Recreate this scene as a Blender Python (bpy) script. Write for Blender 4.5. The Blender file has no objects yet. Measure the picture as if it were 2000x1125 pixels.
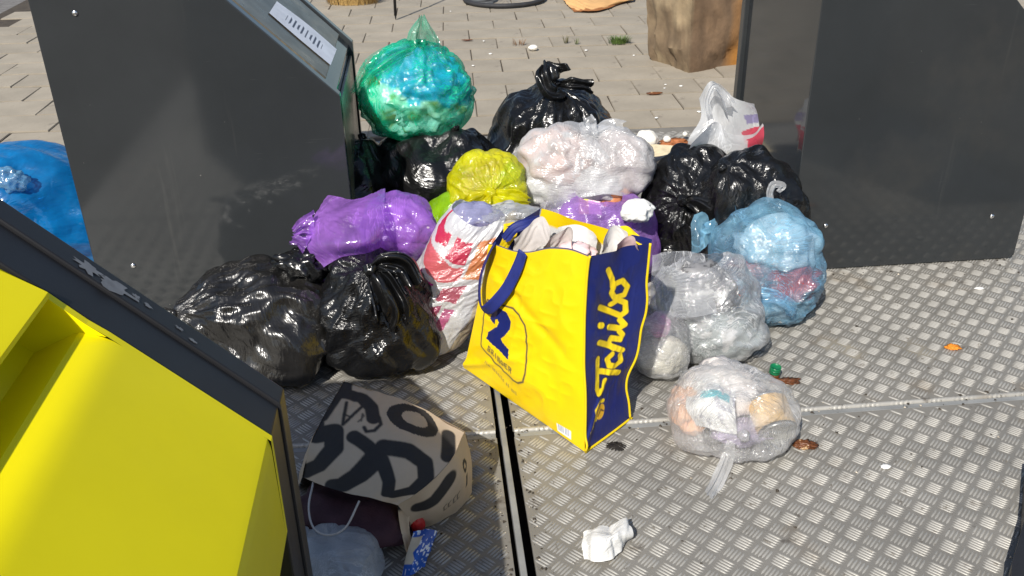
import bpy, bmesh, math, random
import numpy as np
from mathutils import Matrix, Vector

# ------------------------------------------------------------------ camera, sky, sun, exposure
S = bpy.context.scene
COL = S.collection
F_PX, CAM_H, PITCH, ROLL = 1820.0, 1.5, math.radians(27.8), math.radians(-1.1)
_f = np.array([0, math.cos(PITCH), -math.sin(PITCH)])
_r0 = np.array([1.0, 0, 0]); _u0 = np.array([0, math.sin(PITCH), math.cos(PITCH)])
_r = _r0*math.cos(ROLL) + _u0*math.sin(ROLL); _u = -_r0*math.sin(ROLL) + _u0*math.cos(ROLL)
CAM = np.array([0, 0, CAM_H])
cd = bpy.data.cameras.new('camera'); cam = bpy.data.objects.new('camera', cd); COL.objects.link(cam)
cd.sensor_width = 36; cd.lens = 36*F_PX/2000; cd.clip_start = 0.02; cd.clip_end = 500
cam.matrix_world = Matrix(((_r[0], _u[0], -_f[0], 0), (_r[1], _u[1], -_f[1], 0), (_r[2], _u[2], -_f[2], CAM_H), (0, 0, 0, 1)))
S.camera = cam
SUN_EL = math.radians(42.6); SUN_DIR = Vector((0.394*math.cos(SUN_EL), 0.919*math.cos(SUN_EL), -math.sin(SUN_EL)))
w = bpy.data.worlds.new('World'); S.world = w; w.use_nodes = True
nt = w.node_tree; sky = nt.nodes.new('ShaderNodeTexSky'); sky.sky_type = 'NISHITA'; sky.sun_disc = False
sky.sun_elevation = SUN_EL
sky.sun_rotation = math.atan2(-SUN_DIR.x, -SUN_DIR.y)
sky.air_density = 1.0; sky.dust_density = 1.2
nt.links.new(sky.outputs[0], nt.nodes['Background'].inputs[0]); nt.nodes['Background'].inputs[1].default_value = 0.10
sl = bpy.data.lights.new('sun', 'SUN'); sl.energy = 4.5; sl.angle = math.radians(0.53); sl.color = (1.0, 0.955, 0.88)
so = bpy.data.objects.new('sun', sl); COL.objects.link(so); so.location = (-3, -5, 8)
so.rotation_euler = SUN_DIR.to_track_quat('-Z', 'Y').to_euler()
S.view_settings.view_transform = 'Standard'; S.view_settings.look = 'None'; S.view_settings.gamma = 1
S.view_settings.exposure = 0.25
S.render.engine = 'CYCLES'
S.cycles.max_bounces = 8; S.cycles.transparent_max_bounces = 24; S.cycles.glossy_bounces = 4
S.cycles.diffuse_bounces = 3; S.cycles.caustics_reflective = False; S.cycles.caustics_refractive = False
S.cycles.sample_clamp_indirect = 4
S.cycles.use_denoising = True

# ------------------------------------------------------------------ survey helpers
def at(px, py, z=0.0):
    d = _f + _r*(px-1000)/F_PX - _u*(py-562.5)/F_PX
    return CAM + d*(z-CAM_H)/d[2]
def on_plane(px, py, o, n):
    d = _f + _r*(px-1000)/F_PX - _u*(py-562.5)/F_PX
    return CAM + d*(np.dot(np.asarray(o)-CAM, n)/np.dot(d, n))
def proj(p):
    q = np.asarray(p)-CAM; d = q@_f
    return 1000+F_PX*(q@_r)/d, 562.5-F_PX*(q@_u)/d
A5 = math.radians(5.0)
EX = np.array([math.cos(A5), math.sin(A5), 0]); EY = np.array([-math.sin(A5), math.cos(A5), 0]); EZ = np.array([0, 0, 1.0])

# ------------------------------------------------------------------ object helpers
def tag(o, label=None, cat=None, group=None, kind=None):
    if label: o['label'] = label
    if cat: o['category'] = cat
    if group: o['group'] = group
    if kind: o['kind'] = kind
    return o
def link(name, me, mat=None, parent=None):
    o = bpy.data.objects.new(name, me); COL.objects.link(o)
    if mat is not None and me is not None:
        me.materials.clear(); me.materials.append(mat)
    if parent is not None: o.parent = parent
    return o
def empty(name, loc=(0, 0, 0)):
    o = bpy.data.objects.new(name, None); COL.objects.link(o); o.empty_display_size = 0.05
    return o
def mesh_np(name, verts, faces, smooth=True, colors=None):
    """verts (N,3); faces (M,3|4) int array or list of lists"""
    me = bpy.data.meshes.new(name)
    verts = np.asarray(verts, dtype=np.float32)
    if isinstance(faces, np.ndarray):
        n = faces.shape[1]; m = faces.shape[0]
        me.vertices.add(len(verts)); me.vertices.foreach_set('co', verts.ravel())
        me.loops.add(n*m); me.loops.foreach_set('vertex_index', faces.astype(np.int32).ravel())
        me.polygons.add(m); me.polygons.foreach_set('loop_start', np.arange(0, n*m, n, dtype=np.int32))
        me.polygons.foreach_set('loop_total', np.full(m, n, dtype=np.int32))
    else:
        me.from_pydata(verts.tolist(), [], [list(f) for f in faces])
    me.update(calc_edges=True); me.validate()
    if colors is not None:
        c = np.ones((len(verts), 4), dtype=np.float32); c[:, :3] = colors
        a = me.color_attributes.new('Col', 'FLOAT_COLOR', 'POINT'); a.data.foreach_set('color', c.ravel())
    me.polygons.foreach_set('use_smooth', np.full(len(me.polygons), bool(smooth)))
    return me
def grid_faces(V, U, closed):
    i = np.arange(V-1)[:, None]; j = np.arange(U if closed else U-1)[None, :]
    jn = (j+1) % U
    a = i*U+j; b = i*U+jn; c = (i+1)*U+jn; d = (i+1)*U+j
    return np.stack([a, d, c, b], -1).reshape(-1, 4)
def grid_obj(name, X, mat, parent=None, closed=False, colors=None, smooth=True, flip=False, fold=None):
    V, U = X.shape[:2]
    f = grid_faces(V, U, closed)
    if flip: f = f[:, ::-1]
    me = mesh_np(name, X.reshape(-1, 3), f, smooth, None if colors is None else colors.reshape(-1, 3))
    if fold is not None:
        a = me.attributes.new('fold', 'FLOAT_VECTOR', 'POINT'); a.data.foreach_set('vector', np.ascontiguousarray(fold, dtype=np.float32).ravel())
    return link(name, me, mat, parent)
def bm_obj(name, bm, mat, parent=None, smooth=False):
    bmesh.ops.recalc_face_normals(bm, faces=bm.faces)
    me = bpy.data.meshes.new(name); bm.to_mesh(me); bm.free()
    me.polygons.foreach_set('use_smooth', np.full(len(me.polygons), bool(smooth)))
    return link(name, me, mat, parent)
def add_hexa(bm, pts):
    """8 pts: bottom 4 (ccw), top 4"""
    v = [bm.verts.new(tuple(p)) for p in pts]
    for f in ((3, 2, 1, 0), (4, 5, 6, 7), (0, 1, 5, 4), (1, 2, 6, 5), (2, 3, 7, 6), (3, 0, 4, 7)):
        bm.faces.new([v[k] for k in f])
def box_obj(name, o, u0, u1, w0, w1, z0, z1, mat, parent=None, bevel=0.0, ex=EX, ey=EY):
    bm = bmesh.new(); o = np.asarray(o)
    c = [(u0, w0), (u1, w0), (u1, w1), (u0, w1)]
    add_hexa(bm, [o+ex*a+ey*b+EZ*z for z in (z0, z1) for a, b in c])
    if bevel > 0: bmesh.ops.bevel(bm, geom=bm.edges[:], offset=bevel, segments=2, affect='EDGES', profile=0.6)
    return bm_obj(name, bm, mat, parent)
def slab(name, o, prof, w0, w1, mat, parent=None, bevel=0.004, ex=EX, ey=EY):
    """polygon prof [(u,z)] extruded along ey from w0 to w1"""
    bm = bmesh.new(); o = np.asarray(o)
    a = [bm.verts.new(tuple(o+ex*u+EZ*z+ey*w0)) for u, z in prof]
    b = [bm.verts.new(tuple(o+ex*u+EZ*z+ey*w1)) for u, z in prof]
    n = len(prof)
    bm.faces.new(a); bm.faces.new(b[::-1])
    for i in range(n): bm.faces.new([a[i], b[i], b[(i+1) % n], a[(i+1) % n]])
    if bevel > 0: bmesh.ops.bevel(bm, geom=bm.edges[:], offset=bevel, segments=2, affect='EDGES', profile=0.6)
    return bm_obj(name, bm, mat, parent)
def tube(name, pts, rad, mat, parent=None, n=8, closed=False):
    pts = np.asarray(pts, float); m = len(pts)
    T = np.gradient(pts, axis=0)
    if closed: T = np.roll(pts, -1, 0)-np.roll(pts, 1, 0)
    T /= np.linalg.norm(T, axis=1)[:, None]+1e-9
    ref = np.array([0.31, 0.17, 0.93]); 
    if abs(T.mean(0)@ref) > 0.9: ref = np.array([1.0, 0.1, 0])
    N = np.cross(T, ref); N /= np.linalg.norm(N, axis=1)[:, None]+1e-9; B = np.cross(T, N)
    rad = np.broadcast_to(np.asarray(rad, float), (m,))
    a = np.linspace(0, 2*math.pi, n, endpoint=False)
    X = pts[:, None]+rad[:, None, None]*(np.cos(a)[None, :, None]*N[:, None]+np.sin(a)[None, :, None]*B[:, None])
    if closed: X = np.concatenate([X, X[:1]], 0)
    else:
        X = np.concatenate([np.repeat(pts[:1, None], n, 1), X, np.repeat(pts[-1:, None], n, 1)], 0)
    return grid_obj(name, X, mat, parent, closed=True)

# ------------------------------------------------------------------ noise (numpy)
def vnoise(p, seed=0):
    p = np.asarray(p, float); i = np.floor(p).astype(np.int64); f = p-i; f = f*f*f*(f*(f*6-15)+10)
    out = 0.0
    for dx in (0, 1):
        for dy in (0, 1):
            for dz in (0, 1):
                h = ((i[..., 0]+dx)*374761393+(i[..., 1]+dy)*668265263+(i[..., 2]+dz)*1274126177+seed*974634777) & 0x7fffffff
                h = ((h ^ (h >> 13))*1274126177) & 0x7fffffff; h = h ^ (h >> 16)
                v = (h & 0xffff)/32767.5-1
                wt = (f[..., 0] if dx else 1-f[..., 0])*(f[..., 1] if dy else 1-f[..., 1])*(f[..., 2] if dz else 1-f[..., 2])
                out = out+v*wt
    return out
def fbm(p, seed=0, octv=4, gain=0.5):
    s = 0; a = 1.0; p = np.asarray(p, float)
    for k in range(octv):
        s = s+a*vnoise(p*(2.03**k)+k*7.3, seed+k); a *= gain
    return s
def ridged(p, seed=0, octv=3):
    s = 0; a = 1.0
    for k in range(octv):
        s = s+a*(1-2*np.abs(vnoise(p*(2.1**k)+k*3.7, seed+k*5))); a *= 0.5
    return s
def p3(x, y, z=0): return np.stack(np.broadcast_arrays(x, y, z), -1).astype(float)

# ------------------------------------------------------------------ materials
def nodes(name):
    m = bpy.data.materials.new(name); m.use_nodes = True
    n = m.node_tree; n.nodes.clear()
    return m, n
def N(n, t, **kw):
    x = n.nodes.new('ShaderNode'+t)
    for k, v in kw.items():
        if hasattr(x, k) and k not in x.inputs: setattr(x, k, v)
        else: x.inputs[k].default_value = v
    return x
def L(n, a, b): n.links.new(a, b)
def rgba(c): return (c[0], c[1], c[2], 1)
def ramp(n, fac, stops):
    r = N(n, 'ValToRGB'); L(n, fac, r.inputs[0]); e = r.color_ramp.elements
    while len(e) < len(stops): e.new(0.5)
    for k, (p, c) in enumerate(stops): e[k].position = p; e[k].color = rgba(c) if not isinstance(c, float) else (c, c, c, 1)
    return r.outputs[0]
def objcoord(n): return N(n, 'TexCoord').outputs['Object']
def surf(name, base, rough=0.5, var=0.15, vscale=6.0, bump=0.0, bscale=60.0, metal=0.0, spec=0.5, spots=None, attr=False, rvar=0.1, coat=0.0, crinkle=0.0, cscale=25.0, orand=0.0, streak=None):
    """principled with noise-driven colour, roughness and relief; spots=(colour, scale, threshold)"""
    m, n = nodes(name); out = N(n, 'OutputMaterial'); b = N(n, 'BsdfPrincipled'); L(n, b.outputs[0], out.inputs[0])
    co = objcoord(n)
    n1 = N(n, 'TexNoise', Scale=vscale, Detail=6.0, Roughness=0.6); L(n, co, n1.inputs['Vector'])
    if attr:
        src = N(n, 'Attribute', attribute_name='Col').outputs['Color']
    else:
        src = N(n, 'RGB'); src.outputs[0].default_value = rgba(base); src = src.outputs[0]
    mr = N(n, 'MapRange'); mr.inputs['To Min'].default_value = 1-var; mr.inputs['To Max'].default_value = 1+var
    mr.inputs['From Min'].default_value = 0.3; mr.inputs['From Max'].default_value = 0.7; L(n, n1.outputs[0], mr.inputs[0])
    mx = N(n, 'VectorMath', operation='SCALE'); L(n, src, mx.inputs[0]); L(n, mr.outputs[0], mx.inputs['Scale'])
    cur = mx.outputs[0]
    if orand:
        oi = N(n, 'ObjectInfo'); m2 = N(n, 'MapRange'); m2.inputs['To Min'].default_value = 1-orand; m2.inputs['To Max'].default_value = 1+orand; L(n, oi.outputs['Random'], m2.inputs[0])
        m3 = N(n, 'VectorMath', operation='SCALE'); L(n, cur, m3.inputs[0]); L(n, m2.outputs[0], m3.inputs['Scale']); cur = m3.outputs[0]
    for (scol, sv, thr, wdt, amt) in (streak or []):
        mp = N(n, 'Mapping'); L(n, co, mp.inputs[0]); mp.inputs['Scale'].default_value = sv
        ns = N(n, 'TexNoise', Scale=1.0, Detail=4.0, Roughness=0.6); L(n, mp.outputs[0], ns.inputs['Vector'])
        fac = ramp(n, ns.outputs[0], [(thr, 0.0), (thr+wdt, float(amt))])
        mc = N(n, 'Mix', data_type='RGBA'); L(n, fac, mc.inputs['Factor']); L(n, cur, mc.inputs[6]); mc.inputs[7].default_value = rgba(scol); cur = mc.outputs[2]
    for sp in (spots or []):
        ns = N(n, 'TexNoise', Scale=sp[1], Detail=5.0, Roughness=0.65); L(n, co, ns.inputs['Vector'])
        fac = ramp(n, ns.outputs[0], [(sp[2], 0.0), (min(1, sp[2]+(sp[3] if len(sp) > 3 else 0.05)), 1.0)])
        mc = N(n, 'Mix', data_type='RGBA'); L(n, fac, mc.inputs['Factor']); L(n, cur, mc.inputs[6]); mc.inputs[7].default_value = rgba(sp[0])
        cur = mc.outputs[2]
    L(n, cur, b.inputs['Base Color'])
    b.inputs['Metallic'].default_value = metal; b.inputs['Specular IOR Level'].default_value = spec
    b.inputs['Coat Weight'].default_value = coat
    rr = N(n, 'MapRange'); rr.inputs['To Min'].default_value = max(0.02, rough-rvar); rr.inputs['To Max'].default_value = min(1, rough+rvar)
    n2 = N(n, 'TexNoise', Scale=vscale*3.1, Detail=4.0); L(n, co, n2.inputs['Vector']); L(n, n2.outputs[0], rr.inputs[0]); L(n, rr.outputs[0], b.inputs['Roughness'])
    nrm = None
    if bump > 0:
        nb = N(n, 'TexNoise', Scale=bscale, Detail=5.0, Roughness=0.6); L(n, co, nb.inputs['Vector'])
        bp = N(n, 'Bump', Strength=bump, Distance=0.004); L(n, nb.outputs[0], bp.inputs['Height']); nrm = bp.outputs[0]
    if crinkle > 0:
        nrm = add_crinkle(n, co, crinkle, cscale, nrm, iso=0.22)
    if nrm is not None: L(n, nrm, b.inputs['Normal'])
    return m
def add_crinkle(n, co, strength, scale, nrm=None, iso=0.38, want_ridge=False):
    """sharp folded-film relief: warped ridges at two sizes"""
    nw = N(n, 'TexNoise', Scale=scale*0.35, Detail=2.0); L(n, co, nw.inputs['Vector'])
    sc = N(n, 'VectorMath', operation='SCALE'); L(n, nw.outputs['Color'], sc.inputs[0]); sc.inputs['Scale'].default_value = 0.16
    ad = N(n, 'VectorMath', operation='ADD'); L(n, co, ad.inputs[0]); L(n, sc.outputs[0], ad.inputs[1])
    h = None
    for k, (s, wgt) in enumerate(((scale*0.55, 1.0), (scale*1.5, 0.42))):
        t = N(n, 'TexNoise', Scale=s, Detail=1.0, Roughness=0.4); L(n, ad.outputs[0], t.inputs['Vector'])
        a = N(n, 'Math', operation='SUBTRACT'); L(n, t.outputs[0], a.inputs[0]); a.inputs[1].default_value = 0.5
        b = N(n, 'Math', operation='ABSOLUTE'); L(n, a.outputs[0], b.inputs[0])
        c = N(n, 'Math', operation='MULTIPLY'); L(n, b.outputs[0], c.inputs[0]); c.inputs[1].default_value = wgt
        if h is None: h = c.outputs[0]
        else:
            d = N(n, 'Math', operation='ADD'); L(n, h, d.inputs[0]); L(n, c.outputs[0], d.inputs[1]); h = d.outputs[0]
    bp = N(n, 'Bump', Strength=strength*iso, Distance=0.022); L(n, h, bp.inputs['Height'])
    if nrm is not None: L(n, nrm, bp.inputs['Normal'])
    # long creases that run along the film's own folds
    fa = N(n, 'Attribute', attribute_name='fold').outputs['Vector']
    ns = N(n, 'TexNoise', Scale=scale*0.22, Detail=2.0); L(n, co, ns.inputs['Vector'])
    s2 = N(n, 'VectorMath', operation='SCALE'); L(n, ns.outputs['Color'], s2.inputs[0]); s2.inputs['Scale'].default_value = 0.55
    a2 = N(n, 'VectorMath', operation='ADD'); L(n, fa, a2.inputs[0]); L(n, s2.outputs[0], a2.inputs[1])
    t = N(n, 'TexNoise', Scale=3.6, Detail=3.0, Roughness=0.55); L(n, a2.outputs[0], t.inputs['Vector'])
    q = N(n, 'Math', operation='SUBTRACT'); L(n, t.outputs[0], q.inputs[0]); q.inputs[1].default_value = 0.5
    q2 = N(n, 'Math', operation='ABSOLUTE'); L(n, q.outputs[0], q2.inputs[0])
    b2 = N(n, 'Bump', Strength=min(1.0, strength*0.9), Distance=0.016); L(n, q2.outputs[0], b2.inputs['Height']); L(n, bp.outputs[0], b2.inputs['Normal'])
    return (b2.outputs[0], q2.outputs[0]) if want_ridge else b2.outputs[0]
def film(name, color, opacity=0.35, tint=None, rough=0.16, edge=0.5, crinkle=0.6, cscale=30.0, gloss=1.0, attr=False, var=0.2, noise_op=0.15, crease=0.42):
    """thin plastic film: partly see-through, partly scattering, with a gloss"""
    m, n = nodes(name); out = N(n, 'OutputMaterial'); co = objcoord(n)
    nrm, ridge = add_crinkle(n, co, crinkle, cscale, want_ridge=True)
    tint = tint or tuple(min(1, 0.35+0.65*c) for c in color)
    tr = N(n, 'BsdfTransparent'); tr.inputs[0].default_value = rgba(tint)
    di = N(n, 'BsdfDiffuse'); tl = N(n, 'BsdfTranslucent')
    if attr:
        src = N(n, 'Attribute', attribute_name='Col').outputs['Color']
        L(n, src, di.inputs[0]); L(n, src, tl.inputs[0])
    else:
        nz = N(n, 'TexNoise', Scale=7.0, Detail=4.0); L(n, co, nz.inputs['Vector'])
        c = ramp(n, nz.outputs[0], [(0.3, tuple(x*(1-var) for x in color)), (0.7, tuple(min(1, x*(1+var)) for x in color))])
        L(n, c, di.inputs[0]); L(n, c, tl.inputs[0])
    L(n, nrm, di.inputs['Normal']); L(n, nrm, tl.inputs['Normal'])
    body = N(n, 'MixShader'); body.inputs[0].default_value = 0.45; L(n, di.outputs[0], body.inputs[1]); L(n, tl.outputs[0], body.inputs[2])
    lw = N(n, 'LayerWeight', Blend=0.35); L(n, nrm, lw.inputs['Normal'])
    a = N(n, 'Math', operation='MULTIPLY'); L(n, lw.outputs['Facing'], a.inputs[0]); a.inputs[1].default_value = edge
    n3 = N(n, 'TexNoise', Scale=14.0, Detail=3.0); L(n, co, n3.inputs['Vector'])
    a3 = N(n, 'MapRange'); a3.inputs['From Min'].default_value = 0.3; a3.inputs['From Max'].default_value = 0.7
    a3.inputs['To Min'].default_value = opacity-noise_op; a3.inputs['To Max'].default_value = opacity+noise_op; L(n, n3.outputs[0], a3.inputs[0])
    s = N(n, 'Math', operation='ADD'); s.use_clamp = True; L(n, a.outputs[0], s.inputs[0]); L(n, a3.outputs[0], s.inputs[1])
    # folded film lies double along its creases and scatters more there
    cm = N(n, 'TexNoise', Scale=9.0, Detail=1.0); L(n, co, cm.inputs['Vector'])
    cw = N(n, 'MapRange'); cw.inputs['From Min'].default_value = 0.42; cw.inputs['From Max'].default_value = 0.62; L(n, cm.outputs[0], cw.inputs[0])
    cr0 = ramp(n, ridge, [(0.0, 1.0), (0.028, 0.0)]); cr1 = N(n, 'Math', operation='MULTIPLY'); L(n, cr0, cr1.inputs[0]); L(n, cw.outputs[0], cr1.inputs[1]); cr = cr1.outputs[0]; crm = N(n, 'Math', operation='MULTIPLY_ADD'); crm.use_clamp = True
    L(n, cr, crm.inputs[0]); crm.inputs[1].default_value = crease; L(n, s.outputs[0], crm.inputs[2]); s = crm
    mx = N(n, 'MixShader'); L(n, s.outputs[0], mx.inputs[0]); L(n, tr.outputs[0], mx.inputs[1]); L(n, body.outputs[0], mx.inputs[2])
    gl = N(n, 'BsdfGlossy', Roughness=rough); L(n, nrm, gl.inputs['Normal'])
    lf = N(n, 'LayerWeight', Blend=0.5); L(n, nrm, lf.inputs['Normal'])
    pw_ = N(n, 'Math', operation='POWER'); L(n, lf.outputs['Facing'], pw_.inputs[0]); pw_.inputs[1].default_value = 4.0
    ma = N(n, 'Math', operation='MULTIPLY_ADD'); L(n, pw_.outputs[0], ma.inputs[0]); ma.inputs[1].default_value = 0.35*gloss; ma.inputs[2].default_value = 0.08*gloss
    fg = N(n, 'Math', operation='MINIMUM'); L(n, ma.outputs[0], fg.inputs[0]); fg.inputs[1].default_value = 0.35
    o = N(n, 'MixShader'); L(n, fg.outputs[0], o.inputs[0]); L(n, mx.outputs[0], o.inputs[1]); L(n, gl.outputs[0], o.inputs[2])
    L(n, o.outputs[0], out.inputs[0])
    return m
M = {}
M['anthracite'] = surf('anthracite_paint', (0.031, 0.034, 0.036), 0.09, 0.10, 3.0, bump=0.008, bscale=500, rvar=0.03, spots=[((0.22, 0.21, 0.19), 70.0, 0.735, 0.02), ((0.045, 0.045, 0.043), 1.6, 0.56, 0.2)], streak=[((0.10, 0.098, 0.09), (22, 22, 1.2), 0.64, 0.14, 0.22), ((0.12, 0.12, 0.115), (3, 3, 160), 0.72, 0.03, 0.5)])
M['black_frame'] = surf('black_frame_paint', (0.019, 0.019, 0.021), 0.42, 0.15, 4.0, spec=0.32, bump=0.04, bscale=300, spots=[((0.16, 0.16, 0.17), 60.0, 0.76, 0.02)])
M['yellow_paint'] = surf('yellow_paint', (0.90, 0.76, 0.001), 0.45, 0.05, 3.0, bump=0.03, bscale=260, spec=0.25, spots=[((0.58, 0.40, 0.02), 3.2, 0.66, 0.3), ((0.35, 0.28, 0.05), 40.0, 0.76, 0.03)])
M['tan_sheen_panel'] = surf('panel_painted_reflection', (0.10, 0.088, 0.065), 0.30, 0.4, 5.0, spec=0.45, rvar=0.12, spots=[((0.24, 0.20, 0.13), 7.0, 0.55, 0.2)])  # brownish base paints in the tan reflection of the surroundings
M['plate'] = surf('tread_plate_metal', (0.225, 0.213, 0.19), 0.52, 0.16, 3.5, bump=0.08, bscale=240, metal=0.15, spots=[((0.17, 0.135, 0.095), 2.2, 0.58, 0.16), ((0.09, 0.078, 0.065), 9.0, 0.62, 0.10), ((0.13, 0.115, 0.095), 30.0, 0.62, 0.08), ((0.46, 0.40, 0.29), 1.3, 0.62, 0.15)])
M['bars'] = surf('tread_bar_metal', (0.40, 0.385, 0.35), 0.46, 0.18, 3.5, metal=0.3, bump=0.05, bscale=300, spots=[((0.24, 0.19, 0.13), 2.2, 0.58, 0.16), ((0.17, 0.15, 0.125), 9.0, 0.62, 0.10), ((0.20, 0.18, 0.15), 40.0, 0.60, 0.06)])
M['strip'] = surf('steel_strip', (0.27, 0.275, 0.27), 0.5, 0.2, 9.0, metal=0.15, bump=0.06, bscale=150)
M['gap'] = surf('joint_dirt', (0.012, 0.010, 0.008), 0.9, 0.4, 30.0, bump=0.5, bscale=90, spots=[((0.10, 0.05, 0.02), 22.0, 0.66, 0.06)])
M['paver'] = surf('paver_concrete', (0.312, 0.272, 0.212), 0.85, 0.14, 4.0, orand=0.06, bump=0.35, bscale=170, spots=[((0.22, 0.19, 0.15), 9.0, 0.60, 0.12), ((0.42, 0.38, 0.31), 26.0, 0.66, 0.08)])
M['sand'] = surf('joint_sand', (0.06, 0.046, 0.032), 0.95, 0.3, 20.0, bump=0.5, bscale=120)
M['asphalt'] = surf('asphalt', (0.16, 0.15, 0.14), 0.9, 0.25, 20.0, bump=0.6, bscale=160)
M['bolt'] = surf('bolt_steel', (0.72, 0.72, 0.72), 0.22, 0.1, 30.0, metal=1.0)
M['black_bag'] = surf('black_bag_film', (0.007, 0.007, 0.0072), 0.22, 0.3, 6.0, crinkle=0.5, cscale=30, spec=0.5, rvar=0.08)
M['grey_black_bag'] = surf('grey_patched_black_bag_film', (0.014, 0.013, 0.012), 0.24, 0.4, 5.0, crinkle=0.5, cscale=26, spec=0.7, rvar=0.08, spots=[((0.05, 0.047, 0.04), 5.0, 0.55, 0.2)])  # black film with random lighter grey patches
#@SETTING
# ------------------------------------------------------------------ ground: earth, road, pavement, tread-plate platform
g = link('ground', mesh_np('ground', [(-60, -40, -0.17), (60, -40, -0.17), (60, 90, -0.17), (-60, 90, -0.17)], [(0, 1, 2, 3)], False), M['sand']); tag(g, kind='structure')
O = np.array(list(at(984, 846))); O[2] = 0
def LP(u, v, z=0.0): return O+EX*u+EY*v+EZ*z
PX0, PX1, PY1, PY0 = -1.62, 2.30, 2.46, -2.4
# pavement bed and pavers
A3 = math.radians(3.0); QX = np.array([math.cos(A3), math.sin(A3), 0]); QY = np.array([-math.sin(A3), math.cos(A3), 0])
pave = empty('pavement'); tag(pave, kind='structure')
bq = [(PX0-2.0, PY1, PX1+8, PY1+20), (PX0-2.0, -8, PX0, PY1), (PX1, -8, PX1+8, PY1)]
bed = mesh_np('joint_bed', [tuple(LP(a, b, -0.0115)) for u0, v0, u1, v1 in bq for a, b in ((u0, v0), (u1, v0), (u1, v1), (u0, v1))], [(4*k, 4*k+1, 4*k+2, 4*k+3) for k in range(3)], False)
tag(link('joint_bed', bed, M['sand'], pave))
rnd = random.Random(4)
def paver_mesh(seed, L_, W_, h=0.05):
    r = random.Random(seed); bm = bmesh.new(); j = lambda: r.uniform(-0.003, 0.003)
    c = [(-L_/2+j(), -W_/2+j()), (L_/2+j(), -W_/2+j()), (L_/2+j(), W_/2+j()), (-L_/2+j(), W_/2+j())]
    add_hexa(bm, [(a, b, z) for z in (-h, 0) for a, b in c])
    bmesh.ops.bevel(bm, geom=[e for e in bm.edges if all(v.co.z > -0.01 for v in e.verts)], offset=0.003, segments=2, affect='EDGES')
    bmesh.ops.recalc_face_normals(bm, faces=bm.faces)
    me = bpy.data.meshes.new('paver'); bm.to_mesh(me); bm.free(); me.materials.append(M['paver']); return me
PL, PW = 0.373, 0.30
pm = [paver_mesh(k, PL-0.0055, PW-0.018) for k in range(6)]
row0 = 4.53
npv = 0
def inside_platform(p):
    d = p-O; u, v = d@EX, d@EY
    return PX0-0.02 < u < PX1+0.02 and v < PY1+0.02
far = []
for ri in range(-7, 24):
    for ci in range(-16, 14):
        c = QX*((ci+0.5*(ri % 2)+0.22)*PL)+QY*(row0+(ri+0.5)*PW)
        if c@QX < -3.6: continue
        if inside_platform(c): continue
        vis = False
        for a, b in ((-1, -1), (1, -1), (1, 1), (-1, 1)):
            x, y = proj(c+QX*a*PL/2+QY*b*PW/2)
            if -20 < x < 2020 and -25 < y < 700: vis = True
        if not vis:
            far.append(c); continue
        o = bpy.data.objects.new('paver', pm[rnd.randrange(6)]); COL.objects.link(o); o.parent = pave
        o.location = tuple(c+EZ*(-0.004+rnd.uniform(-0.002, 0.002))); o.rotation_euler = (rnd.uniform(-.006, .006), rnd.uniform(-.006, .006), A3+rnd.choice((0, math.pi))+rnd.uniform(-.006, .006))
        npv += 1
print('pavers', npv)
# the rest of the pavers, out of view
bm = bmesh.new()
for c in far:
    add_hexa(bm, [c+QX*a+QY*b+EZ*z for z in (-0.03, -0.004) for a, b in ((-PL/2+.005, -PW/2+.005), (PL/2-.005, -PW/2+.005), (PL/2-.005, PW/2-.005), (-PL/2+.005, PW/2-.005))])
o = bm_obj('pavers_beyond', bm, M['paver'], pave); tag(o, kind='stuff')
rd = mesh_np('road', [tuple(QX*a+QY*b+EZ*-0.03) for a, b in ((-30, -20), (-3.62, -20), (-3.62, 60), (-30, 60))], [(0, 1, 2, 3)], False)
tag(link('road', rd, M['asphalt']), kind='structure')
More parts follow.
